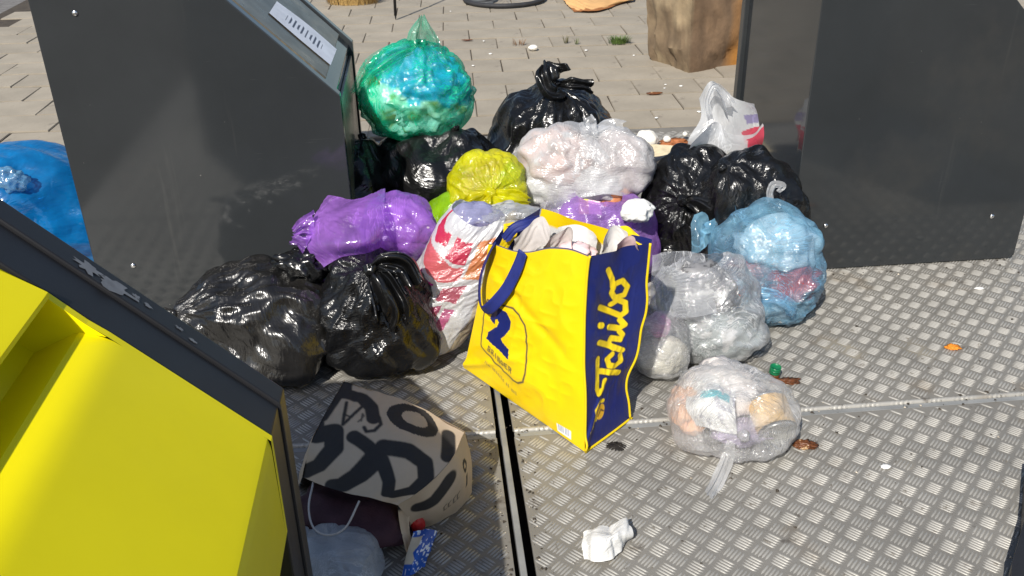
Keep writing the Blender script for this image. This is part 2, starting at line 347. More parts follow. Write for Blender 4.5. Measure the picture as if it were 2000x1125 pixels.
# platform: channel under the joints, four plates, joint strips
plat = empty('platform'); tag(plat, kind='structure')
box_obj('channel', O, PX0, PX1, PY0, PY1, -0.16, -0.13, M['gap'], plat)
GA0, GA1 = -0.020, 0.026       # joint along v
quads = [(PX0, GA0, PY0, -0.018), (GA1, PX1, PY0, -0.018), (PX0, GA0, 0.018, PY1), (GA1, PX1, 0.018, PY1)]
A_CELL = 0.0455
def tread_bars(u0, u1, v0, v1):
    """raised five-bar pattern, cells turned 45 degrees to the plate edges"""
    r2 = math.sqrt(0.5); D1 = np.array([r2, r2]); D2 = np.array([-r2, r2])
    n = int((max(u1-u0, v1-v0)*1.5)/A_CELL)+4; cen = np.array([(u0+u1)/2, (v0+v1)/2])
    I, J = np.meshgrid(np.arange(-n, n), np.arange(-n, n), indexing='ij')
    c = cen+(I[..., None]*D1+J[..., None]*D2)*A_CELL
    par = (I+J) % 2
    V = []; Fc = []
    Lh, Wh, H = 0.0208, 0.0027, 0.0030
    prof = [(-1, 0, 0), (-0.55, 1, 0), (0.55, 1, 0), (1, 0, 0), (0.55, -1, 0), (-0.55, -1, 0), (-0.6, 0, 1), (0.6, 0, 1)]
    fc = [(0, 6, 1), (1, 6, 7, 2), (2, 7, 3), (3, 7, 4), (4, 7, 6, 5), (5, 6, 0)]
    tri = []
    for f in fc:
        for k in range(1, len(f)-1): tri.append((f[0], f[k+1], f[k]))
    tri = np.array(tri); prof = np.array(prof, float)
    for pr in (0, 1):
        cc = c[par == pr]; d, e = (D1, D2) if pr == 0 else (D2, D1)
        for k in range(-2, 3):
            q = cc+e*(k*0.0084)
            q = q[(q[:, 0] > u0+.012) & (q[:, 0] < u1-.012) & (q[:, 1] > v0+.012) & (q[:, 1] < v1-.012)]
            lh = Lh*(1-0.10*abs(k)/2)
            loc = prof[None]*np.array([lh, Wh, H])
            uv = q[:, None]+loc[..., 0:1]*d+loc[..., 1:2]*e
            P = O+uv[..., 0:1]*EX+uv[..., 1:2]*EY+loc[..., 2:3]*EZ
            base = sum(len(x) for x in V)
            V.append(P.reshape(-1, 3)); Fc.append((np.arange(len(q))[:, None, None]*8+tri[None]+base).reshape(-1, 3))
    return mesh_np('tread_bars', np.concatenate(V), np.concatenate(Fc), True)
for (u0, u1, v0, v1) in quads:
    p = box_obj('tread_plate', O, u0, u1, v0, v1, -0.012, 0.0, M['plate'], plat, bevel=0.0015)
    vv0 = max(v0, -1.25)
    b = link('tread_bars', tread_bars(max(u0, -1.5), min(u1, 2.2), vv0, min(v1, 2.4)), M['bars'], p); tag(b, kind='stuff')
box_obj('joint_strip', O, -0.0085, 0.0065, PY0, PY1, -0.03, -0.003, M['strip'], plat, bevel=0.002)
for (u0, u1) in ((PX0, GA0-0.002), (GA1+0.002, PX1)):
    box_obj('joint_strip', O, u0, u1, -0.0155, 0.002, -0.01, -0.0015, M['strip'], plat, bevel=0.001)
    # rope-like weld bead along the joint
    nU = int((u1-u0)/0.004); s = np.linspace(u0, u1, nU); a = np.linspace(0, math.pi, 7)
    ph = s[:, None]*2*math.pi/0.0135+a[None]*1.2
    rad = 0.0078*(1+0.22*np.sin(ph)*(0.5+0.5*np.sin(s*2*math.pi/0.09))[:, None])
    X = O+s[:, None, None]*EX+(0.010+rad*np.cos(a)[None])[..., None]*EY+(rad*np.sin(a)[None]-0.002)[..., None]*EZ
    grid_obj('weld_bead', X, M['bars'], plat, flip=False)
# ------------------------------------------------------------------ containers
PROF = [(0.012, 0.0), (0.0, 0.012), (0.0, 1.14), (0.40, 1.14), (0.84, 0.70), (0.84, 0.012), (0.828, 0.0)]
CD = 0.74      # depth between the outer faces of the two side panels
def bolts(parent, o, ex, ey, w, pts):
    for (u, z) in pts:
        bm = bmesh.new(); bmesh.ops.create_uvsphere(bm, u_segments=14, v_segments=8, radius=0.0085)
        o_ = bm_obj('bolt', bm, M['bolt'], parent, True)
        o_.location = tuple(np.asarray(o)+ex*u+ey*w+EZ*z); o_.scale = (1, 0.6, 1); o_.rotation_euler = (0, 0, A5)
PARTS = {}
def container(o, ex, label, cat='container', front='dark', t=0.04):
    """o: outer back-bottom corner on the near panel plane; ex: towards the sloped front; panels stand at w=0 and w=CD"""
    ey = EY
    root = empty('waste_container'); tag(root, label, cat, 'four waste containers on the platform')
    sp0 = slab('side_panel', o, PROF, 0, t, M['anthracite'] if front == 'dark' else M['black_frame'], root, 0.003, ex, ey)
    sp1 = slab('side_panel', o, PROF, CD-t, CD, M['anthracite'] if front == 'dark' else M['black_frame'], root, 0.003, ex, ey)
    pts = [(0.12, 0.169), (0.12, 0.972), (0.72, 0.169)]
    bolts(sp0, o, ex, ey, -0.001, pts); bolts(sp1, o, ex, ey, CD+0.001, pts)
    PARTS[label] = dict(sp0=sp0, sp1=sp1)
    i = 0.016
    body = [(i, 0.03), (i, 1.14-i), (0.40-i*.4, 1.14-i), (0.84-i, 0.70-i*.4), (0.84-i, 0.03)]
    if front == 'dark':
        slab('body', o, body, t, CD-t, M['anthracite'], root, 0.002, ex, ey)
        # glossy hatch on the slope and on the lower front
        s = np.array([-1, 1])/math.sqrt(2)
        def q(sv, off): return (0.84-i-sv/math.sqrt(2)+off/math.sqrt(2), 0.70-i*.4+sv/math.sqrt(2)+off/math.sqrt(2))
        PARTS[label]['hatch'] = slab('hatch', o, [q(0.05, 0.001), q(0.05, 0.012), q(0.55, 0.012), q(0.55, 0.001)], t+0.03, CD-t-0.03, M['tan_sheen_panel'], root, 0.003, ex, ey)
        box_obj('front_panel', o, 0.84-i+.001, 0.84-i+0.010, t+0.03, CD-t-0.03, 0.08, 0.66, M['tan_sheen_panel'], root, 0.002, ex, ey)
    return root
OL = np.array([-1.349, 2.7135, 0.0]); OL[2] = 0.004
c_left = container(OL, EX, 'tall dark grey waste container with a paper notice on its sloping hatch')
OR = np.array([0.966, 2.923, 0.004])
c_right = container(OR, EX, 'tall dark grey waste container behind the light blue and black bags', front='dark')
OY = np.array(list(at(555, 762, 0.70))); OY[2] = 0.004; OY = OY-EX*0.84-EY*CD
c_yel = container(OY, EX, 'black framed container with a bright yellow front and a slot in it', front='yellow', t=0.042)
c_four = container(OR-EY*2.33+EX*0.22, EX, 'dark grey waste container facing the yellow container across the platform')
# yellow front: frame strips, lipped throw-in slot, lower front
def S_(sv, nn): return (0.84-sv/math.sqrt(2)+nn/math.sqrt(2), 0.70+sv/math.sqrt(2)+nn/math.sqrt(2))
for (a, b) in ((0.042, 0.116), (CD-0.116, CD-0.042)):
    fr = slab('front_frame', OY, [S_(0.0, -0.006), S_(0.61, -0.006), S_(0.61, -0.05), (0.80, 0.03), (0.834, 0.03)], a, b, M['black_frame'], c_yel, 0.003)
wa, wb = 0.118, CD-0.118
prof = [(0.80, 0.05), (0.775, 0.34), (0.836, 0.52), (0.836, 0.675), (0.836, 0.680), (0.8355, 0.688), S_(0.006, -0.0043), S_(0.012, -0.004), S_(0.016, -0.004), S_(0.232, -0.004), S_(0.238, -0.004), S_(0.252, -0.0047), S_(0.264, -0.0075), S_(0.276, -0.0125), S_(0.292, -0.021), S_(0.297, -0.03), S_(0.318, -0.085), S_(0.350, -0.085), S_(0.347, 0.0), S_(0.352, 0.004), S_(0.36, 0.003), S_(0.62, -0.045)]
pp = np.array(prof)
def ygrid(w0, w1, prf, nw=6):
    ws = np.linspace(w0, w1, nw)
    return OY+prf[None, :, 0, None]*EX+prf[None, :, 1, None]*EZ+ws[:, None, None]*EY
SE = 0.012
o_ = grid_obj('yellow_front', ygrid(wa+SE, wb-SE, pp), M['yellow_paint'], c_yel, smooth=True); o_.data.set_sharp_from_angle(angle=0.5)
# plain side margins beside the slot, with the slot's end walls
mp = np.array([(0.80, 0.05), (0.775, 0.34), (0.836, 0.52), S_(0.0, -0.004), S_(0.262, -0.004), S_(0.292, -0.006), S_(0.352, -0.004), S_(0.62, -0.045)])
for a, b in ((wa, wa+SE), (wb-SE, wb)):
    grid_obj('front_margin', ygrid(a, b, mp, 2), M['yellow_paint'], c_yel, smooth=False)
for ww in (wa+SE, wb-SE):
    ring = [S_(0.262, -0.005), S_(0.292, -0.006), S_(0.352, -0.004), S_(0.36, 0.003), S_(0.347, 0.0), S_(0.350, -0.085), S_(0.318, -0.085), S_(0.297, -0.03), S_(0.292, -0.021)]
    link('slot_end', mesh_np('slot_end', [tuple(OY+EX*u+EZ*z+EY*(ww)) for u, z in ring], [tuple(range(len(ring)))], False), M['yellow_paint'], o_)
slab('body', OY, [(0.016, 0.03), (0.016, 1.124), (0.39, 1.124), S_(0.60, -0.10), S_(0.05, -0.10), (0.74, 0.5), (0.74, 0.03)], 0.042, CD-0.042, M['black_frame'], c_yel, 0.002)
bl_ = [at(1999, 930), at(1990, 1050), at(1964, 1140), at(1950, 1260), at(2200, 1260), at(2200, 930)]
bm = bmesh.new(); va = [bm.verts.new(tuple(q+EZ*0.003)) for q in bl_]; vb = [bm.verts.new(tuple(q+EZ*0.06)) for q in bl_]
bm.faces.new(va[::-1]); bm.faces.new(vb)
for i in range(6): bm.faces.new([va[i], va[(i+1) % 6], vb[(i+1) % 6], vb[i]])
bmesh.ops.bevel(bm, geom=bm.edges[:], offset=0.006, segments=2, affect='EDGES')
tag(bm_obj('edge_block', bm, M['black_frame']), 'low dark block at the far edge of the plate opposite the yellow container', 'block')
# ------------------------------------------------------------------ plastic bags: a sheet with slack, relaxed over its filling
def _pass(X, a, b, rest, k):
    d = X[b]-X[a]; l = np.sqrt((d*d).sum(-1))+1e-9
    c = (k*0.5*(l-rest)/l)[..., None]*d
    X[a] += c; X[b] -= c
class Collider:
    def __init__(s, c, r, yaw=0.0, p=2.3): s.c = np.asarray(c, float); s.r = np.asarray(r, float); s.cs, s.sn = math.cos(yaw), math.sin(yaw)
    def push(s, X, m=1.0):
        d = X-s.c; x = d[..., 0]*s.cs+d[..., 1]*s.sn; y = -d[..., 0]*s.sn+d[..., 1]*s.cs
        q = np.sqrt((x/s.r[0])**2+(y/s.r[1])**2+(d[..., 2]/s.r[2])**2)+1e-6
        f = np.where(q < 1, (1/q-1)*m, 0.0)
        f = np.minimum(f, 1.5)
        return X+d*f[..., None]
CONT = []
class LumpCol:
    """crumpled wad as an obstacle, so that film clings to what it holds"""
    slow = True
    def __init__(s, c, r, seed, amp, sc): s.c, s.r, s.seed, s.amp, s.sc = np.asarray(c, float), np.asarray(r, float), seed, amp, sc
    def push(s, X, m=1.0, margin=0.03):
        d = (X-s.c)/s.r; q = np.sqrt((d*d).sum(-1))+1e-6; k = q < 1.45
        if not k.any(): return X
        P = d[k]/q[k][:, None]; need = lump_h(P, s.seed, s.amp, s.sc)+margin
        f = np.maximum(1.0, need/q[k]); f = np.minimum(f, 1.8)
        X = X.copy(); X[k] = s.c+(X[k]-s.c)*f[:, None]
        return X
def lump_h(P, seed, amp, sc):
    q = P+0.25*np.stack([vnoise(P*1.7, seed+k) for k in (1, 2, 3)], -1)
    return 1+amp*(0.8*ridged(q*sc, seed, 3)-0.3+0.35*vnoise(q*sc*0.8, seed+8))
def relax(T, eu, ev, iters=90, pull=0.03, seed=0, amp=0.006, nscale=28.0, colliders=(), floor=None, pin=None, bend=0.12, closed=True, Nrm=None, smooth=0.11, fold=None):
    V, U, _ = T.shape
    sh = lambda k: np.roll(T, -k, 1)
    ru = np.linalg.norm(np.roll(T, -1, 1)-T, axis=-1); rv = np.linalg.norm(T[1:]-T[:-1], axis=-1)
    if not closed: ru[:, -1] = ru[:, -2]
    eu = np.broadcast_to(eu, (V, U)); ev = np.broadcast_to(ev, (V, U))
    ru = ru*(1+eu); rv = rv*(1+ev[1:])
    rd = np.sqrt(ru[:-1]**2+rv**2)
    ru2 = np.linalg.norm(np.roll(T, -2, 1)-T, axis=-1)*(1+0.5*eu); rv2 = np.linalg.norm(T[2:]-T[:-2], axis=-1)*(1+0.5*ev[2:])
    if Nrm is None:
        Nrm = np.cross(np.roll(T, -1, 1)-np.roll(T, 1, 1), np.gradient(T, axis=0)); Nrm /= np.linalg.norm(Nrm, axis=-1)[..., None]+1e-9
    fs = fbm(T*nscale, seed, 2)*0.7+0.7*vnoise(T*nscale*0.35, seed+9)
    if fold is not None: fs = fs*0.6+1.5*fbm(fold*2.2+0.25*vnoise(T*9, seed+3)[..., None], seed+5, 3)
    X = T+Nrm*(amp*fs)[..., None]
    Uc = U-U % 4
    pw = np.full((V, U), pull) if pin is None else np.maximum(pull, pin)
    rows = slice(None)
    for it in range(iters):
        for s0 in (0, 1):
            i = np.arange(s0, U-1+(1 if closed else 0), 2); j = (i+1) % U
            if closed and U % 2 == 0 or True: _pass(X, (rows, i), (rows, j), ru[:, i], 0.9)
            a = np.arange(s0, V-1, 2); _pass(X, a, a+1, rv[a], 0.9)
            a = np.arange(s0, V-1, 2)
            for dj in (1, -1):
                for j0 in (0, 1):
                    i = np.arange(j0, U, 2); jj = (i+dj) % U
                    if not closed:
                        k = (i+dj >= 0) & (i+dj < U); i = i[k]; jj = jj[k]
                    A = (a[:, None], i[None]); B = (a[:, None]+1, jj[None]); _pass(X, A, B, rd[a][:, i], 0.35)
        if bend > 0:
            for s0 in (0, 1):
                i = np.arange(0, U-2 if not closed else U); i = i[(i//2) % 2 == s0]; _pass(X, (rows, i), (rows, (i+2) % U), ru2[:, i], bend)
                a = np.arange(0, V-2); a = a[(a//2) % 2 == s0]; _pass(X, a, a+2, rv2[a], bend)
        X += pw[..., None]*(T-X)
        for c in colliders:
            if getattr(c, 'slow', False):
                if it == iters-1: X = c.push(X, margin=0.012)
            else: X = c.push(X, 0.5)
        if floor is not None: X[..., 2] = np.maximum(X[..., 2], floor)
    for _ in range(3):
        m = X.copy()
        if not closed: m[:, 1:-1] += 2*smooth*(X[:, 2:]+X[:, :-2]-2*X[:, 1:-1])
        if closed: m += smooth*(np.roll(X, 1, 1)+np.roll(X, -1, 1)-2*X)
        m[1:-1] += smooth*(X[2:]+X[:-2]-2*X[1:-1]); X = m
    return X
def frame_of(k):
    k = np.asarray(k, float); k = k/np.linalg.norm(k)
    r = np.array([0, 0, 1.0]) if abs(k[2]) < 0.8 else np.array([1.0, 0, 0])
    a = np.cross(r, k); a /= np.linalg.norm(a); b = np.cross(k, a)
    return k, a, b
def shape(c, r, knot, seed, p=2.4, lump=0.10, lscale=2.2, neck=0.10, neckw=0.30, yaw=0.0, th0=0.03, U=144, V=92, sag=0.15, floor=None, lean=(0, 0)):
    """rest surface of a filled bag: rounded, lumpy, drawn to a neck at the knot"""
    k, a, b = frame_of(knot)
    t = np.linspace(0, 1, V)**1.15; th = th0+(math.pi-0.03-th0)*t; ph = np.linspace(0, 2*math.pi, U, endpoint=False)
    TH, PH = np.meshgrid(th, ph, indexing='ij')
    d = np.cos(TH)[..., None]*k+np.sin(TH)[..., None]*(np.cos(PH)[..., None]*a+np.sin(PH)[..., None]*b)
    cs, sn = math.cos(yaw), math.sin(yaw); r = np.asarray(r, float)
    x = d[..., 0]*cs+d[..., 1]*sn; y = -d[..., 0]*sn+d[..., 1]*cs
    R = (np.abs(x/r[0])**p+np.abs(y/r[1])**p+np.abs(d[..., 2]/r[2])**p)**(-1/p)
    R = R*(1+lump*fbm(d*lscale, seed, 2))
    X = np.asarray(c)+d*R[..., None]
    rk = (np.abs(k[0]*cs+k[1]*sn)/r[0])**p+(np.abs(-k[0]*sn+k[1]*cs)/r[1])**p+np.abs(k[2]/r[2])**p
    g = np.exp(-(TH/neckw)**2)
    X = X+k*(neck*g)[..., None]
    h = (X[..., 2]-c[2])/r[2]
    X[..., :2] = np.asarray(c)[:2]+(X[..., :2]-np.asarray(c)[:2])*(1-sag*h*(h > -1)+0)[..., None]
    X[..., :2] += (X[..., 2:3]-c[2])*np.asarray(lean)
    if floor is not None:
        z = X[..., 2]; X[..., 2] = np.where(z < floor+0.03, floor+0.03*np.exp(np.minimum((z-floor-0.03)/0.03, 0)), z)
    return X, TH, PH, (k, a, b)
COLL = {}
def bag(name, c, r, knot, mat, label, cat='bag', group=None, seed=1, slack=0.045, pleat=0.22, pw=0.55, hit=(), floor=0.003, p=2.4, iters=70, collide=0.92, tails=(), key=None, open_=None, colors=None, knot_r=0.013, amp=0.007, pull=0.016, cont=0, extra=(), **kw):
    root = empty(name); tag(root, label, cat, group)
    c = np.asarray(c, float)
    X, TH, PH, fr = shape(c, r, knot, seed, p=p, floor=floor, th0=(open_ or 0.03), **kw)
    cl = [COLL[h] for h in hit]+list(extra)+(CONT[-cont:] if cont else [])
    for q in cl: X = q.push(X, margin=0.08) if getattr(q, 'slow', False) else q.push(X)
    X[..., 2] = np.maximum(X[..., 2], floor)
    eu = slack*1.3+pleat*np.exp(-(TH/pw)**2); ev = slack*0.55
    k_, a_, b_ = fr; rg = np.random.RandomState(seed); q_, _r_ = np.linalg.qr(rg.randn(3, 3))
    d_ = np.cos(TH)[..., None]*k_+np.sin(TH)[..., None]*(np.cos(PH)[..., None]*a_+np.sin(PH)[..., None]*b_)
    wp = PH+0.35*vnoise(d_*1.6, seed+21)
    f1 = np.stack([np.cos(wp)*1.7, np.sin(wp)*1.7, TH*0.35], -1)
    dd = d_+0.25*np.stack([vnoise(d_*1.5, seed+31+i) for i in range(3)], -1)
    f2 = (dd@q_)*np.array([2.0, 2.0, 0.45])+3.0
    wf = np.exp(-(TH/1.15)**2)[..., None]; fold = f1*wf+f2*(1-wf)
    eu = eu*(0.75+0.6*vnoise(np.stack([np.cos(PH)*1.3, np.sin(PH)*1.3, TH*0.8], -1), seed+41))
    pin = 0.35*np.exp(-(TH/0.10)**2) if open_ is None else None
    Y = relax(X, eu, ev, iters, pull, seed, amp=amp, colliders=cl, floor=floor, pin=pin, fold=fold)
    col = colors(Y, TH, PH) if colors else None
    sk = grid_obj('skin', Y, mat, root, closed=True, colors=col, fold=fold)
    kp = Y[0].mean(0); k = fr[0]
    if open_ is None and knot_r > 0: knot_lump(kp+k*knot_r*0.3, knot_r, k, mat, root, seed)
    for i, tl in enumerate(tails): tail(tl.get('name', 'tail'), kp if tl.get('at') is None else np.asarray(tl['at']), tl['path'], tl['w'], tl.get('mat', mat), root, seed+i*3+1, tl.get('rip', 0.35))
    COLL[key or name] = Collider(c, np.asarray(r)*collide, kw.get('yaw', 0.0))
    return root, Y, TH, PH
def knot_lump(c, r, k, mat, parent, seed):
    a = np.linspace(0.05, math.pi-0.05, 12); b = np.linspace(0, 2*math.pi, 18, endpoint=False)
    A, B = np.meshgrid(a, b, indexing='ij'); k, e1, e2 = frame_of(k)
    d = np.cos(A)[..., None]*k+np.sin(A)[..., None]*(np.cos(B)[..., None]*e1+np.sin(B)[..., None]*e2)
    X = np.asarray(c)+d*(r*(1+0.35*ridged(d*2.2, seed, 2)))[..., None]
    grid_obj('knot', X, mat, parent, closed=True)
def spline(pts, n):
    pts = np.asarray(pts, float); m = len(pts)
    if m == 2: return pts[0]+(pts[1]-pts[0])*np.linspace(0, 1, n)[:, None]
    P = np.concatenate([[2*pts[0]-pts[1]], pts, [2*pts[-1]-pts[-2]]]); out = []
    for t in np.linspace(0, m-1-1e-6, n):
        i = int(t); f = t-i; a, b, c, d = P[i:i+4]
        out.append(0.5*((2*b)+(-a+c)*f+(2*a-5*b+4*c-d)*f*f+(-a+3*b-3*c+d)*f**3))
    return np.array(out)
def tail(name, base, path, w, mat, parent, seed=0, rip=0.35, nU=26, nV=26, colors=None, up=None):
    """gathered end of a bag, a ribbon of film ruffled across its width; path: points relative to base, w: widths along it"""
    P = np.asarray(base)+spline(np.array([(0, 0, 0)]+list(path), float), nV)
    T = np.gradient(P, axis=0); T /= np.linalg.norm(T, axis=1)[:, None]+1e-9
    ref = np.array(up if up is not None else (0.25, -0.8, 0.55)); Sd = np.cross(T, ref); Sd /= np.linalg.norm(Sd, axis=1)[:, None]+1e-9; Nn = np.cross(Sd, T)
    s = np.linspace(0, 1, nV); t = np.linspace(-1, 1, nU)
    W = np.interp(s, np.linspace(0, 1, len(w)), w)[:, None]
    Sg, Tg = np.meshgrid(s, t, indexing='ij')
    rr = random.Random(seed); f1 = rr.uniform(5, 8); f2 = rr.uniform(10, 15)
    z = rip*W*(0.6*np.sin(Tg*f1+rr.uniform(0, 6)+1.2*Sg)+0.35*np.sin(Tg*f2+rr.uniform(0, 6)-2*Sg)+0.6*vnoise(p3(Tg*2.2, Sg*3, seed), seed)+0.35*ridged(p3(Tg*3.1, Sg*2.2, seed*2.1), seed+6, 2))
    x = W*Tg*(1-0.25*rip*np.cos(Tg*f1))
    e = 0.04*np.interp(s, [0, 1], [0, 1])[:, None]*vnoise(p3(Tg*4, 0.3, seed*1.7), seed+4)*np.linalg.norm(P[-1]-P[0])*3
    X = P[:, None]+x[..., None]*Sd[:, None]+z[..., None]*Nn[:, None]+e[..., None]*T[:, None]
    X[..., 2] = np.maximum(X[..., 2], 0.004)
    return grid_obj(name, X, mat, parent, colors=colors, fold=np.stack([Tg*0+0.5, Sg*0, Sg*0+seed], -1))
def lump(name, c, r, mat, label=None, cat=None, group=None, seed=0, amp=0.25, sc=1.6, parent=None, yaw=0.0, tilt=0.0, subdiv=4, facet=True, floor=None, colors=None):
    """crumpled wad: icosphere with sharp creases"""
    bm = bmesh.new(); bmesh.ops.create_icosphere(bm, subdivisions=subdiv, radius=1.0)
    me = bpy.data.meshes.new(name); bm.to_mesh(me); bm.free()
    n = len(me.vertices); P = np.empty(n*3, np.float32); me.vertices.foreach_get('co', P); P = P.reshape(-1, 3).astype(float)
    h = lump_h(P, seed, amp, sc)
    if parent is None and yaw == 0 and tilt == 0: CONT.append(LumpCol(c, r, seed, amp, sc))
    Q = P*h[:, None]*np.asarray(r)
    ct, st = math.cos(tilt), math.sin(tilt); Q = np.stack([Q[:, 0]*ct+Q[:, 2]*st, Q[:, 1], -Q[:, 0]*st+Q[:, 2]*ct], -1)
    cy, sy = math.cos(yaw), math.sin(yaw); Q = np.stack([Q[:, 0]*cy-Q[:, 1]*sy, Q[:, 0]*sy+Q[:, 1]*cy, Q[:, 2]], -1)
    Q = Q+np.asarray(c)
    if floor is not None: Q[:, 2] = np.maximum(Q[:, 2], floor)
    me.vertices.foreach_set('co', Q.astype(np.float32).ravel())
    if colors is not None:
        cc = np.ones((n, 4), np.float32); cc[:, :3] = colors(P, Q); a = me.color_attributes.new('Col', 'FLOAT_COLOR', 'POINT'); a.data.foreach_set('color', cc.ravel())
    me.polygons.foreach_set('use_smooth', np.full(len(me.polygons), True)); me.update()
    o = link(name, me, mat, parent)
    if label: tag(o, label, cat, group)
    return o
M['paper'] = surf('white_paper', (0.78, 0.77, 0.74), 0.75, 0.06, 8.0, bump=0.1, bscale=60)
M['clear_film'] = film('clear_film', (0.95, 0.96, 0.97), 0.25, (0.97, 0.98, 0.99), 0.09, 0.42, 0.9, 34, gloss=1.4, crease=0.6)
M['can_film'] = film('milky_clear_film', (0.97, 0.97, 0.97), 0.25, (0.98, 0.98, 0.98), 0.09, 0.42, 0.9, 34, gloss=1.3, crease=0.75)
M['white_film'] = film('white_film', (0.95, 0.96, 0.97), 0.48, (0.95, 0.96, 0.98), 0.18, 0.35, 0.7, 26, gloss=1.0)
M['blue_film'] = film('light_blue_film', (0.33, 0.66, 1.0), 0.28, (0.85, 0.94, 1.0), 0.10, 0.55, 0.95, 30, gloss=1.3, crease=0.55)
M['green_film'] = film('green_film', (0.01, 0.74, 0.42), 0.17, (0.66, 0.98, 0.90), 0.12, 0.62, 1.0, 48, gloss=1.2, noise_op=0.14, crease=0.7)
M['yellow_film'] = film('yellow_film', (0.97, 0.86, 0.01), 0.58, (0.98, 0.96, 0.30), 0.13, 0.4, 0.8, 30, gloss=1.0)
M['lime_film'] = film('lime_film', (0.42, 0.78, 0.01), 0.62, (0.6, 0.9, 0.15), 0.18, 0.4, 0.6, 30, gloss=1.2)
M['purple_film'] = film('purple_film', (0.52, 0.21, 0.86), 0.47, (0.80, 0.62, 0.97), 0.20, 0.35, 0.5, 24, gloss=1.2, noise_op=0.1)
M['lilac_film'] = film('lilac_film', (0.46, 0.24, 0.70), 0.62, (0.75, 0.58, 0.92), 0.2, 0.35, 0.5, 26, gloss=1.1)
M['deep_blue_film'] = film('deep_blue_film', (0.003, 0.25, 0.62), 0.80, (0.05, 0.35, 0.8), 0.16, 0.3, 0.6, 16, gloss=1.2)
M['attr'] = surf('printed_mixed', (1, 1, 1), 0.55, 0.10, 14.0, bump=0.12, bscale=80, attr=True)
M['attr_film'] = film('printed_film', (1, 1, 1), 0.86, (0.9, 0.9, 0.9), 0.25, 0.2, 0.4, 26, gloss=1.0, attr=True, noise_op=0.06)
M['carrier_film'] = film('thin_white_carrier_film', (1, 1, 1), 0.74, (0.92, 0.93, 0.94), 0.25, 0.3, 0.4, 26, gloss=1.0, attr=True, noise_op=0.08)
M['woven'] = surf('coated_woven_fabric', (1, 1, 1), 0.42, 0.06, 10.0, bump=0.10, bscale=420, attr=True, spec=0.4)
M['kraft'] = surf('kraft_paper', (1, 1, 1), 0.8, 0.08, 10.0, bump=0.15, bscale=150, attr=True, spec=0.3)
M['navy_cloth'] = surf('navy_webbing', (0.012, 0.022, 0.16), 0.6, 0.15, 30.0, bump=0.3, bscale=600)
M['yellow_piping'] = surf('yellow_piping', (0.80, 0.58, 0.005), 0.5, 0.05, 30.0)
# ---- flat print as colour on dense cloth
def seg_d(P, a, b):
    a = np.asarray(a, float); b = np.asarray(b, float); ab = b-a
    t = np.clip(((P-a)@ab)/(ab@ab+1e-12), 0, 1)
    return np.linalg.norm(P-(a+t[..., None]*ab), axis=-1)
def stroke(P, pts, closed=False):
    d = np.full(P.shape[:-1], 9.0); q = list(pts)+([pts[0]] if closed else [])
    for a, b in zip(q[:-1], q[1:]): d = np.minimum(d, seg_d(P, a, b))
    return d
def inpoly(P, pts):
    x, y = P[..., 0], P[..., 1]; r = np.zeros(x.shape, bool); n = len(pts)
    for i in range(n):
        x0, y0 = pts[i]; x1, y1 = pts[(i+1) % n]
        if y0 == y1: continue
        r ^= ((y0 > y) != (y1 > y)) & (x < (x1-x0)*(y-y0)/(y1-y0)+x0)
    return r
def paint(C, m, col):
    m = np.clip(m.astype(float), 0, 1)[..., None]; return C*(1-m)+np.asarray(col, float)*m
def soft(d, w, px): return np.clip((w-d)/px+0.5, 0, 1)
def spline2(net, nV, nU):
    net = np.asarray(net, float)
    A = np.stack([spline(net[:, j], nV) for j in range(net.shape[1])], 1)
    return np.stack([spline(A[i], nU) for i in range(nV)], 0)
def sheet(name, net, mat, parent=None, nV=50, nU=50, slack=0.04, seed=0, amp=0.006, colors=None, hit=(), iters=45, pull=0.03, nscale=26, world_pts=False, floor=0.004, fold_dir=0, smooth=0.11):
    W = net if world_pts else [[at(*q) for q in row] for row in net]
    T = spline2(W, nV, nU)
    Nrm = np.cross(np.gradient(T, axis=1), np.gradient(T, axis=0)); Nrm /= np.linalg.norm(Nrm, axis=-1)[..., None]+1e-9
    v, u = np.meshgrid(np.linspace(0, 1, nV), np.linspace(0, 1, nU), indexing='ij')
    fold = np.stack([u*1.5, v*0.3, 0*u+seed], -1) if fold_dir == 0 else np.stack([u*0.3, v*1.5, 0*u+seed], -1)
    if iters: T = relax(T, slack, slack, iters, pull, seed, amp, nscale, [COLL[h] for h in hit], floor, closed=False, Nrm=Nrm, fold=fold, smooth=smooth)
    c = colors(u, v) if colors else None
    return grid_obj(name, T, mat, parent, colors=c, fold=fold)
def ellip(name, net): pass
#@LIST
world = at
BB = 'black rubbish bags'
# --- far left: blue sack beside the left container
c = np.array([-1.97, 3.10, 0.20])
bag('blue_sack', c, (0.56, 0.28, 0.27), (-0.9, -0.3, 0.3), M['deep_blue_film'], 'large shiny deep blue sack on the paving beside the container with the notice', 'sack', None, seed=71, key='blues', neck=0.02, slack=0.10, amp=0.022, pull=0.011, pleat=0.3, pw=1.2, lump=0.10)
lump('plastic_scrap', at(18, 352, 0.40), (0.05, 0.035, 0.04), M['blue_film'], 'light blue crumpled plastic scrap on the deep blue sack', 'plastic scrap', None, 72, 0.4, 1.8)
